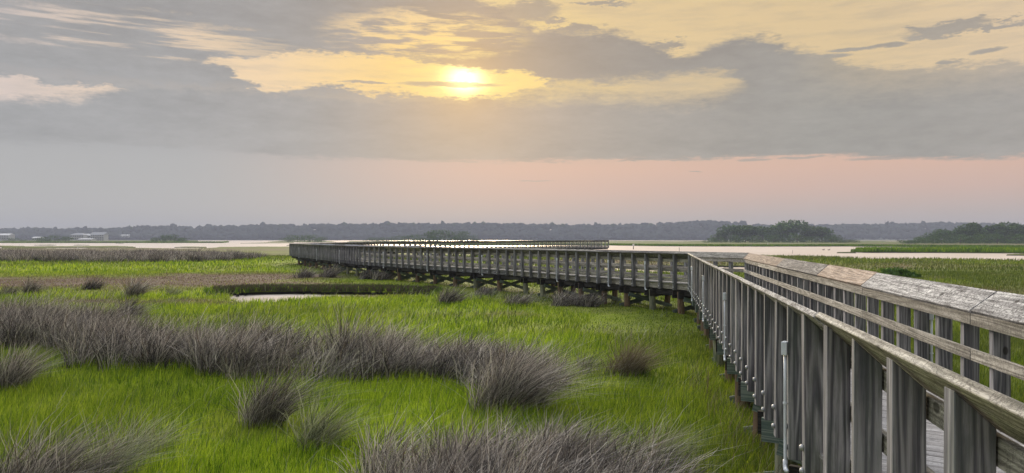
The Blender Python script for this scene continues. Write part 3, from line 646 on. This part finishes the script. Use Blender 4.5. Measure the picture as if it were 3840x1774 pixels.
# deck: one part per straight run, planks across
for seg in range(len(PATH)-1):
    m = MB(); L = seglen(seg, W/2); n = int(L/.144)
    for k in range(n):
        t0 = k/n; t1 = (k+1)/n-.006/L; z = ZD+random.uniform(-.002, .002)
        if seg > 2 and k % 2: continue
        if seg > 2: t1 = (k+2)/n-.006/L; 
        A = [pt(seg, t0, .10, z-.036), pt(seg, t0, W-.10, z-.036), pt(seg, min(t1, 1), W-.10, z-.036), pt(seg, min(t1, 1), .10, z-.036)]
        B = [p+Vector((0, 0, .036)) for p in A]
        # planks: ends of prism are the two short ends so the grain runs across the walk
        m.prism([A[0], A[3], B[3], B[0]], [A[1], A[2], B[2], B[1]])
    m.build('deck', DECK, boardwalk)
# posts
def post_mesh():
    m = MB(); zt = 1.248; x1 = .140
    lo = [(0, -.047, 0), (x1, -.047, 0), (x1, .047, 0), (0, .047, 0)]
    hi = [(0, -.047, zt), (x1, -.047, zt-x1*sn/cs), (x1, .047, zt-x1*sn/cs), (0, .047, zt)]
    m.prism(lo, hi); return m.mesh('post', GREY, bevel=.004)
PM = post_mesh(); ZPB = -1.78
bm = bmesh.new(); bmesh.ops.create_uvsphere(bm, u_segments=10, v_segments=6, radius=.024); bmesh.ops.scale(bm, vec=(.8, 1, 1), verts=bm.verts)
BM_ = bpy.data.meshes.new('bolt'); bm.to_mesh(BM_); bm.free(); BM_.materials.append(BOLT)
posts = []
for seg in range(len(PATH)-1):
    for side in (0, 1):
        d = side_d(side, 0); L = seglen(seg, d)
        if seg == 1:
            y0 = 3.40 if side == 0 else 6.72; k0 = -int((y0-1.3)/.668); ts = []
            y = y0+k0*.668
            while y < node_off(2, d).y-.15: ts.append(t_of_y(1, d, y)); y += .668
        else:
            sp = .77 if seg == 2 else .80; n = round(L/sp); ts = [k/n for k in range(n)]
            if seg == 6: ts.append(1.)
        for t in ts:
            if t < 0 or t > 1: continue
            t = min(1, max(0, t+random.gauss(0, .012)/L)); p = pt(seg, t, d, ZPB+random.uniform(-.012, .0)); a = pt(seg, 0, d, 0); b = pt(seg, 1, d, 0); dr = (b-a).normalized()
            inx = Vector((dr.y, -dr.x, 0)) if side == 0 else Vector((-dr.y, dr.x, 0))
            c = p+inx*.07
            size = 0 if (c.y < 1.9 or abs(c.x/c.y) > .72) else 1/c.y*(1 if side == 0 or seg == 1 else .3)
            posts.append((size, p, math.atan2(inx.y, inx.x), seg, side))
posts.sort(key=lambda q_: -q_[0])
pv, pf, pg = [], [], []
base_v = np.array([v.co[:] for v in PM.vertices]); base_f = [tuple(p.vertices) for p in PM.polygons]
gcv = np.zeros(len(base_v)*3, dtype=np.float32); PM.attributes['gc'].data.foreach_get('vector', gcv); gcv = gcv.reshape(-1, 3)
for i, (s, p, rz, seg, side) in enumerate(posts):
    if i < 100:
        o = bpy.data.objects.new('post', PM); COL.objects.link(o); o.parent = boardwalk; o.location = p-boardwalk.location
        o.rotation_euler = (random.gauss(0, .009), random.gauss(0, .004), rz+random.gauss(0, .045))
        if side == 0 or seg != 1:
            for zz in (.10, .27):
                b_ = bpy.data.objects.new('bolt', BM_); COL.objects.link(b_); b_.parent = o; b_.location = (-.010, 0, zz+random.uniform(-.01, .01))
    else:
        c, s_ = math.cos(rz), math.sin(rz); o_ = len(pv)*1; n0 = sum(len(x) for x in pv)
        V = base_v.copy(); V = np.stack([V[:, 0]*c-V[:, 1]*s_+p.x, V[:, 0]*s_+V[:, 1]*c+p.y, V[:, 2]+p.z], -1)
        pv.append(V); pf += [tuple(a+n0 for a in f) for f in base_f]; pg.append(gcv+rng.uniform(0, 40, 3)[None])
me = bpy.data.meshes.new('post'); me.from_pydata(np.vstack(pv).tolist(), [], pf); me.materials.append(GREY)
at = me.attributes.new('gc', 'FLOAT_VECTOR', 'POINT'); at.data.foreach_set('vector', np.vstack(pg).astype(np.float32).ravel())
o = link('post', me, boardwalk, (0, 0, 0)); o['kind'] = 'stuff'
# pile bents: two piles, a pair of cap beams, a cross brace
def pile(p, r, matl, ztop, zbot=-3.2):
    m = MB(); lx, ly = random.gauss(0, .012), random.gauss(0, .012)
    pts = [(p.x+lx*k, p.y+ly*k, zbot+(ztop-zbot)*k/5) for k in range(6)]
    m.tube(pts, r*1.06, r*.97, 14); return m.build('pile', matl, boardwalk, smooth=False)
for seg in range(1, len(PATH)-1):
    L = seglen(seg, W/2); step = {1: 2.04, 2: 1.56, 3: 2.2, 4: 3.0, 5: 4.0, 6: 3.6}[seg]; n = int(L/step)
    for k in range(n):
        t = (k+.45)*step/L
        if t > .97: continue
        lf = LIFT[seg]*(1-t)+LIFT[seg+1]*t
        nearb = seg < 4
        for side in (0, 1):
            p = pt(seg, t, side_d(side, .26), 0); p.z = 0
            pile(p, .115, random.choice([PILEB, PILEG, PILEB]), -1.85+lf)
        du = .16/L
        for sgn in (-1, 1):
            m = MB(); m.bar(pt(seg, t+sgn*du, .02, -1.96), pt(seg, t+sgn*du, W-.02, -1.95), .05, .24); m.build('cap_beam', BRACE if seg == 1 and sgn < 0 else BEAM, boardwalk)
        if (nearb and seg != 2) or k % 2 == 0:
            m = MB(); m.bar(pt(seg, t-du*1.5, .16, -2.10), pt(seg, t-du*1.5, W-.16, -2.60), .04, .15); m.build('brace', BRACE, boardwalk)
            m = MB(); m.bar(pt(seg, t+du*1.5, .10, -2.58), pt(seg, t+du*1.5, W-.16, -2.12), .04, .15); m.build('brace', BRACE, boardwalk)
# electrical conduit drops on the outer face of the railings
def conduit(seg, side, t):
    off = -.022; a = pt(seg, 0, 0, 0); b = pt(seg, 1, 0, 0); dr = (b-a).normalized()
    m = MB(); P0 = pt(seg, t, side_d(side, off), -.93); pts = [P0+Vector((0, 0, z)) for z in (0, -.3, -.6, -.88)]
    pts += [P0+Vector((0, 0, -.905))-dr*.012, P0+Vector((0, 0, -.92))-dr*.05, P0+Vector((0, 0, -.92))-dr*.11]
    m.tube(pts, .0125, n=10); c = m.build('conduit', PVC, boardwalk, smooth=True)
    m = MB(); Pb = pt(seg, t, side_d(side, off), -.885); m.bar(Pb+Vector((0, 0, -.055)), Pb+Vector((0, 0, .055)), .07, .045, up=pt(seg, t, side_d(side, -1), 0)-pt(seg, t, side_d(side, 0), 0)); m.build('junction_box', PVC, c, bevel=.005)
    m = MB(); q_ = P0+Vector((0, 0, -.40)); m.tube([q_+Vector((0, 0, .008)), q_-Vector((0, 0, .008))], .018, n=10); m.build('strap', PVC, c)
    m = MB(); q_ = P0+Vector((0, 0, -.86)); m.tube([q_, q_+Vector((0, 0, -.045)), q_+Vector((0, 0, -.07))-dr*.02, q_+Vector((0, 0, -.072))-dr*.06], .0185, n=10); m.build('elbow', PVC, c, smooth=True)
for y in (6.05, 11.5, 16.9, 22.4): conduit(1, 0, t_of_y(1, 0, y-.01))
for y in (8.70, 14.2): conduit(1, 1, t_of_y(1, W, y))
for u in (2421, 2283, 2090):
    for k in range(2000):
        p = pt(2, k/2000, 0, 0)
        if CU+F*p.x/p.y < u: conduit(2, 0, k/2000); break
for tt in (.12, .45, .78): conduit(3, 0, tt)
for tt in (.2, .5, .8): conduit(4, 0, tt)

# ------------------------------------------------------------------ trees
def leaves(centers, radii, n, size, squash=1.):
    """small leaf-clump faces spread through ellipsoid lobes; returns verts, faces"""
    k = rng.integers(0, len(centers), n); C_ = np.array(centers)[k]; Rd = np.array(radii)[k]
    d = rng.normal(0, 1, (n, 3)); d /= np.linalg.norm(d, axis=1)[:, None]; rr = rng.uniform(.55, 1.05, n)**.6*np.where(rng.uniform(0, 1, n) < .1, 1.22, 1)
    c = C_+d*Rd*rr[:, None]
    a = rng.normal(0, 1, (n, 3)); a /= np.linalg.norm(a, axis=1)[:, None]; b = np.cross(a, d+rng.normal(0, .5, (n, 3))); b /= np.linalg.norm(b, axis=1)[:, None]+1e-6
    s = size*rng.uniform(.5, 1.3, n)[:, None]
    V = np.stack([c-a*s, c-b*s*.7, c+a*s, c+b*s*.7], 1).reshape(-1, 3); f = np.arange(4*n).reshape(-1, 4)
    cl_ = fbm(c[:, 0]*.35+50, c[:, 2]*.5+c[:, 1]*.3, 5); rn = np.repeat(np.clip(.25+.9*(cl_-.35)+rng.uniform(-.2, .3, n), 0, 1), 4)
    return V, f, rn
def tree(name, label, u, vb, vt, wpx, matl=LEAF, group=None, style='round', cat='tree', dens=1., zb=ZG):
    Y = -zb*F/(vb-HV) if vb > HV+4 else 1450; X = (u-CU)/F*Y; H = (vb-vt)/F*Y; Rw = wpx*1.22/F*Y
    root = empty(name, (X, Y, zb), label, cat, group)
    m = MB(); tz = H*.5; lean = rng.uniform(-.1, .2)*H
    m.tube([(0, 0, -.4), (lean*.2, 0, tz*.5), (lean*.5, 0, tz), (lean, 0, H*.82)], H*.028+.05, H*.008+.01, 7)
    for i in range(5):
        a = rng.uniform(0, 6.28); z0 = H*rng.uniform(.2, .5); e = Rw*rng.uniform(.45, .8)
        m.tube([(lean*.3, 0, z0), (lean*.3+e*.5*math.cos(a), e*.5*math.sin(a), z0+H*.12), (lean*.3+e*math.cos(a), e*math.sin(a), z0+H*.28)], H*.014+.02, .02, 5)
    root_mesh = m.mesh('trunk', BARK); link('trunk', root_mesh, root, (X, Y, zb))
    nl = 16 if style != 'shrub' else 9; cs_, rs = [], []
    for i in range(nl):
        a = rng.uniform(0, 6.28); r = Rw*math.sqrt(rng.uniform(0, 1))*.62; 
        lo = .42 if style == 'round' else (.62 if style == 'umbrella' else .2)
        hz = 1-.35*(r/Rw)**2; z = H*(lo+(hz*.86-lo)*(i/(nl-1))) if i else H*.84
        cs_.append((lean*z/H+r*math.cos(a), r*math.sin(a), z)); q_ = Rw*rng.uniform(.2, .38)
        rs.append((q_*1.15, q_*1.05, min(q_*.75, H*.24)))
    cs_[0] = (lean, 0, H*.82); rs[0] = (Rw*.42, Rw*.42, H*.17)
    if style in ('round', 'shrub'):
        for i in range(4): a = rng.uniform(0, 6.28); cs_.append((Rw*.6*math.cos(a), Rw*.6*math.sin(a), H*.22)); rs.append((Rw*.42, Rw*.42, H*.22))
    n = int((1300 if style != 'shrub' else 700)*dens)
    V, f, rn = leaves(cs_, rs, n, max(.22, min(H, Rw*2)*.055)); V[:, 2] = np.maximum(V[:, 2], .05)
    me = mesh_np('crown', V, f, matl, False, {'rnd': rn, 'dry': np.zeros(len(V))}); link('crown', me, root, (X, Y, zb))
    return root
ISL = 'trees on the island right of the boardwalk'
for a in [('oak_tree', 'small low tree at the far left tip of the middle island', 2700, 909, 868, 36, LEAFG, ISL, 'round'),
          ('windswept_tree', 'umbrella-shaped windswept tree, second from the left tip of the middle island', 2738, 909, 846, 52, LEAF, ISL, 'umbrella'),
          ('oak_tree', 'dark flat-topped tree beside the windswept one on the middle island', 2795, 909, 843, 50, LEAF, ISL, 'round'),
          ('oak_tree', 'broad low tree left of the tallest tree on the middle island', 2862, 909, 848, 58, LEAF, ISL, 'round'),
          ('oak_tree', 'tree tucked against the left flank of the tallest tree', 2908, 908, 846, 46, LEAFG, ISL, 'round'),
          ('oak_tree', 'tallest rounded tree, in the middle of the middle island', 2962, 909, 825, 72, LEAF, ISL, 'round'),
          ('oak_tree', 'green rounded tree right of the tallest one on the middle island', 3045, 909, 846, 48, LEAFG, ISL, 'round'),
          ('oak_tree', 'rightmost rounded tree of the middle island', 3082, 909, 851, 42, LEAF, ISL, 'round')]:
    tree(a[0], a[1], *a[2:6], a[6], a[7], a[8], dens=1.6)
ORD = ['leftmost', 'second from left', 'third from left', 'fourth from left', 'fifth from left', 'sixth from left', 'seventh from left', 'eighth from left', 'ninth from left', 'rightmost']
for i, (u, vt, wp) in enumerate([(2668, 893, 34), (2705, 889, 34), (2760, 880, 36), (2830, 884, 40), (2900, 882, 44), (2990, 882, 46), (3060, 886, 40), (3118, 881, 34), (3150, 890, 34), (3185, 898, 34)]):
    tree('shrub', ORD[i]+' low shrub at the foot of the trees on the middle island', u, 910.5, vt, wp, LEAFG if i % 2 else LEAF, 'shrubs round the middle island', 'shrub', 'shrub', 1.2)
RH = 'trees on the wooded hummock at the right edge'
for i, (lab, u, vt, wp) in enumerate([('small leaning bush at the left tip of the right-hand hummock', 3440, 889, 42), ('low tree second from the left tip of the right-hand hummock', 3492, 873, 48), ('tree on the rising left slope of the right-hand hummock', 3545, 861, 52),
        ('flat-topped tree before the first hump of the right-hand hummock', 3600, 852, 52), ('rounded tree forming the first hump of the right-hand hummock', 3655, 838, 50), ('tree in the dip between the two humps of the right-hand hummock', 3708, 845, 46),
        ('tallest tree of the right-hand hummock', 3765, 832, 56), ('tree cut by the right edge of the picture', 3822, 848, 50), ('tree just outside the right edge', 3885, 852, 55)]):
    tree('oak_tree' if i else 'bush', lab, u, 912, vt, wp, LEAF, RH, 'round' if i > 1 else 'shrub', dens=2.)
for i, (u, vt, wp) in enumerate([(3400, 900, 40), (3470, 890, 44), (3530, 884, 46), (3600, 878, 50), (3670, 876, 50), (3740, 876, 50), (3810, 876, 50), (3860, 880, 50)]):
    tree('shrub', ORD[i]+' low dark shrub along the foot of the right-hand hummock', u, 914, vt, wp, LEAF, 'shrubs round the right-hand hummock', 'shrub', 'shrub', 1.4)
HM = [('left pair', [(60, 893, 40, 0), (165, 889, 30, 1), (205, 884, 34, 1), (245, 888, 30, 1)], 'hazy green bush on the spit left of the white houses'),
      ('mid', [(585, 892, 26, 1), (620, 884, 30, 1), (655, 881, 30, 1), (690, 893, 30, 0)], 'hazy green bush on the small hummock right of the white houses'),
      ('corner', [(1080, 893, 30, 1), (1115, 882, 34, 1), (1160, 882, 34, 1), (1205, 890, 22, 1)], 'green bush on the hummock above the far left boardwalk corner'),
      ('center', [(1400, 893, 36, 1), (1450, 890, 40, 1), (1510, 884, 44, 1), (1570, 880, 44, 1), (1630, 866, 44, 1), (1670, 864, 50, 1), (1720, 869, 40, 1), (1765, 884, 34, 1)], 'hazy green tree on the hummock behind the middle of the boardwalk')]
for nm, ls, lab in HM:
    for i, (u, vt, wp, _) in enumerate(ls): tree('bush' if vt > 870 else 'oak_tree', ('rightmost' if i == len(ls)-1 else ORD[i])+' '+lab, u, 908.5, vt-2, wp*1.25, LEAF, lab.replace('bush', 'bushes').replace('tree', 'trees'), 'shrub', 'bush', 1.3)

# far wooded shore: one mass of many crowns
def far_wood():
    bm = bmesh.new(); bmesh.ops.create_icosphere(bm, subdivisions=2, radius=1); bv = np.array([v.co[:] for v in bm.verts]); bf = np.array([[v.index for v in f.verts] for f in bm.faces]); bm.free()
    n = 5200; Y = 1476+190*rng.uniform(0, 1, n)**1.1; X = Y*rng.uniform(-.86, .86, n); z = ridge_h(X, Y)
    r = rng.uniform(3.5, 9., n); h = rng.uniform(8, 14.5, n)*(1+.28*(rng.uniform(0, 1, n) > .96)); Vs, Fs, Rs = [], [], []
    for i in range(n):
        jit = 1+rng.normal(0, .17, (len(bv), 1)); V = bv*jit*np.array([r[i], r[i], h[i]*.42])+np.array([X[i], Y[i], z[i]+h[i]*.6])
        Vs.append(V); Fs.append(bf+i*len(bv)); Rs.append(np.full(len(bv), rng.uniform(.2, .8)))
    # small emergent crowns standing above the skyline
    me = mesh_np('far_woodland', np.vstack(Vs), np.vstack(Fs), WOODM, False, {'rnd': np.concatenate(Rs), 'dry': np.zeros(n*len(bv))})
    tag(link('far_woodland', me), 'continuous hazy blue-grey woodland along the whole far shore', 'woodland', kind='stuff')
far_wood()
k = 0
SKYL = iter(['leftmost', 'second from left', 'third from left', 'fourth from left', 'fifth from left', 'sixth from left', 'middle', 'sixth from right', 'fifth from right', 'fourth from right', 'third from right', 'second from right', 'rightmost'])
for u, v in [(132, 851), (490, 848), (1050, 838), (1290, 832), (1455, 832), (1550, 833), (1700, 835), (1780, 830), (1812, 829), (2070, 831), (2110, 837), (2295, 838), (2440, 835)]:
    Y = 1560.; X = (u-CU)/F*Y; zt = (HV-v)/F*Y; H = 17.
    root = empty('pine_tree', (X, Y, zt-H), next(SKYL)+' of the lone taller trees poking above the far hazy treeline', 'tree', 'emergent trees on the far skyline')
    m = MB(); m.tube([(0, 0, 0), (.4, 0, H*.5), (0, 0, H*.9)], .5, .25, 6); link('trunk', m.mesh('trunk', BARK), root, root.location)
    V, f, rn = leaves([(0, 0, H*.86), (2.4, 0, H*.76), (-2.6, .5, H*.72), (1.2, 1, H*.62)], [(2.6, 2.6, 1.8), (2.4, 2.4, 1.4), (2.2, 2.2, 1.3), (2.8, 2.8, 1.3)], 260, .9)
    link('crown', mesh_np('crown', V, f, LEAF, False, {'rnd': rn, 'dry': np.zeros(len(V))}), root, root.location)

# ------------------------------------------------------------------ far buildings, mast, markers, birds
WALL = plain('pale_render', (.42, .42, .40), .8, .2, 0, .06, .3); ROOF = plain('grey_roof', (.30, .31, .33), .8, .2, 0, .1, .4)
ROOFW = plain('white_metal_roof', (.55, .55, .55), .4, .4, 0, .04, .4); GLASS = plain('window_glass', (.05, .06, .07), .2, .6); WHITE = plain('white_paint', (.8, .8, .78), .5)
DARK = plain('dark_paint', (.03, .03, .03), .7)
def building(label, u0, u1, vb, vt, Y, floors, bays, roofm, gable=True, group='far houses on the left shore'):
    x0, x1 = [(u-CU)/F*Y for u in (u0, u1)]; zb = (HV-vb)/F*Y-2; zt = (HV-vt)/F*Y; Wd = x1-x0; H = zt-zb; rh = H*.28
    root = empty('house', ((x0+x1)/2, Y, zb), label, 'house', group); D = Wd*.45+4
    m = MB(); m.bar((0, -D/2, (H-rh)/2), (0, D/2, (H-rh)/2), Wd, H-rh); link('wall', m.mesh('wall', WALL), root, root.location)
    m = MB()
    if gable: e = .6; m.prism([(-Wd/2-e, -D/2-e, H-rh), (-Wd/2-e, D/2+e, H-rh), (-Wd/2-e, 0, H)], [(Wd/2+e, -D/2-e, H-rh), (Wd/2+e, D/2+e, H-rh), (Wd/2+e, 0, H)])
    else: e = .6; m.prism([(-Wd/2-e, -D/2-e, H-rh), (Wd/2+e, -D/2-e, H-rh), (Wd/2+e, D/2+e, H-rh), (-Wd/2-e, D/2+e, H-rh)], [(-Wd*.25, -.5, H), (Wd*.25, -.5, H), (Wd*.25, .5, H), (-Wd*.25, .5, H)])
    link('roof', m.mesh('roof', roofm), root, root.location)
    wm = None
    for i in range(floors):
        zc = (H-rh)*(i+.55)/floors
        for j in range(bays):
            xc = -Wd/2+Wd*(j+.5)/bays
            if wm is None: m = MB(); ww = Wd/bays*.55; wh = (H-rh)/floors*.5; m.bar((0, -.12, 0), (0, .12, 0), ww, wh); wm = m.mesh('window', GLASS)
            link('window', wm, root, root.location+Vector((xc, -D/2-.1, zc)))
        m = MB(); m.bar((-Wd/2, -D/2-.5, (H-rh)*i/floors+.3), (Wd/2, -D/2-.5, (H-rh)*i/floors+.3), .8, .3); link('balcony', m.mesh('balcony', WHITE), root, root.location)
building('low pale house at the left edge of the far shore', -12, 44, 893, 876, 1180, 2, 6, ROOFW)
building('small pale house half hidden by the bush on the left spit', 128, 160, 898, 888, 1180, 1, 4, ROOFW)
building('long two-storey white house with a hipped grey roof on the left shore', 272, 322, 896, 874, 1180, 2, 6, ROOF, False)
building('narrow white house with bright roof between the two larger ones', 318, 346, 896, 877, 1190, 2, 4, ROOFW)
building('tallest white block with a gable, rightmost of the far house cluster', 348, 398, 900, 871, 1170, 3, 6, ROOF)
building('low white boathouse at the water in front of the far houses', 302, 352, 902, 894, 1100, 1, 8, ROOFW)
building('bright white roofed shed showing among the trees right of the houses', 457, 472, 886, 880, 1460, 1, 2, ROOFW, True)
building('smaller white roofed shed just right of the other in the trees', 476, 485, 886, 880, 1460, 1, 2, ROOFW, True)
Y = 1600.; X = (3319-CU)/F*Y; z0 = 20; zt = (HV-827)/F*Y
ms = empty('radio_mast', (X, Y, z0), 'thin radio mast rising above the far treeline on the right', 'mast')
m = MB()
for a in range(3): t = a*2.094; m.tube([(.5*math.cos(t), .5*math.sin(t), 0), (.4*math.cos(t), .4*math.sin(t), zt-z0)], .09, .07, 5)
link('lattice', m.mesh('lattice', DARK), ms, ms.location)
m = MB(); m.tube([(0, 0, zt-z0), (0, 0, zt-z0+4)], .12, .06, 6); link('antenna', m.mesh('antenna', DARK), ms, ms.location)
def marker(label, u, vb, vt, z=ZW, sign=True, r=.07, pm=WHITE):
    Y = -z*F/(vb-HV); X = (u-CU)/F*Y; H = (vb-vt)/F*Y
    ro = empty('channel_marker', (X, Y, z), label, 'marker post', 'marker posts in the marsh and water')
    m = MB(); m.tube([(0, 0, -.5), (.01, 0, H*.5), (0, 0, H)], r, r*.9, 8); link('post', m.mesh('post', pm), ro, ro.location)
    if sign: m = MB(); m.bar((0, -r-.02, H*.9), (0, -r+.02, H*.9), r*5, r*6); link('sign_board', m.mesh('sign_board', WHITE), ro, ro.location)
marker('white marker post with small board in the channel right of the boardwalk end', 2375, 935, 917, r=.10, pm=DARK)
marker('thin white stake on the marsh behind the boardwalk end', 2311, 917, 908, z=ZG, sign=False, r=.12)
marker('short white stake on the near shore at the left', 291, 934, 926, z=ZG, sign=False, r=.12)
marker('thin dark pole in the channel above the near boardwalk corner', 2547, 942, 928, sign=False, r=.05, pm=DARK)
marker('small white stake on the far bank of the right channel', 2879, 922, 911, z=ZG, sign=False, r=.12)
marker('leaning dark stick in the right channel by the near shore', 2972, 951, 938, sign=False, r=.03, pm=DARK)
marker('short black stump before the dark rush strip at the left', 52, 944, 940, z=ZG, sign=False, r=.2, pm=DARK)
def duck(label, u, v):
    Y = -ZW*F/(v-HV); X = (u-CU)/F*Y
    bm = bmesh.new()
    for (c, s) in (((0, 0, .08), (.28, .13, .11)), ((.25, 0, .27), (.07, .055, .06)), ((.20, 0, .17), (.05, .045, .12)), ((.34, 0, .26), (.06, .025, .02)), ((-.28, 0, .13), (.10, .06, .035))):
        r_ = bmesh.ops.create_uvsphere(bm, u_segments=12, v_segments=8, radius=1); bmesh.ops.scale(bm, vec=s, verts=r_['verts']); bmesh.ops.translate(bm, vec=c, verts=r_['verts'])
    me = bpy.data.meshes.new('duck'); bm.to_mesh(me); bm.free(); me.materials.append(DUCK)
    rm = link('duck', me); rm.location = (X, Y, ZW); rm.scale = (1., 1., 1.)
    tag(rm, label, 'bird', 'ducks on the right channel')
DUCK = plain('brown_feathers', (.12, .09, .06), .8)
duck('left one of two small ducks floating on the right channel', 3088, 938); duck('right one of two small ducks floating on the right channel', 3108, 938.5)
# dark shrub behind the near right rail
x, y = gp(3370, 1043)
tree('shrub', 'dark low shrub in the marsh just behind the right-hand railing', 3370, 1040, 1012, 60, LEAF, None, 'shrub', 'shrub', .8)

# ------------------------------------------------------------------ haze
me = bpy.data.meshes.new('haze'); bm = bmesh.new(); bmesh.ops.create_cube(bm, size=1)
for v in bm.verts: v.co = Vector((v.co.x*5600, v.co.y*5600, -4.6 if v.co.z < 0 else 58))
bm.to_mesh(me); bm.free()
m_, q, out = mat('evening_haze'); pv_ = q.n('ShaderNodeVolumePrincipled'); pv_.inputs['Color'].default_value = (.50, .55, .71, 1); pv_.inputs['Density'].default_value = .00036
pv_.inputs['Anisotropy'].default_value = .0
q.l(pv_.outputs[0], out.inputs['Volume']); me.materials.append(m_)
HZ = link('haze', me); tag(HZ, 'thin pale evening haze over the far marsh', 'haze', kind='stuff')
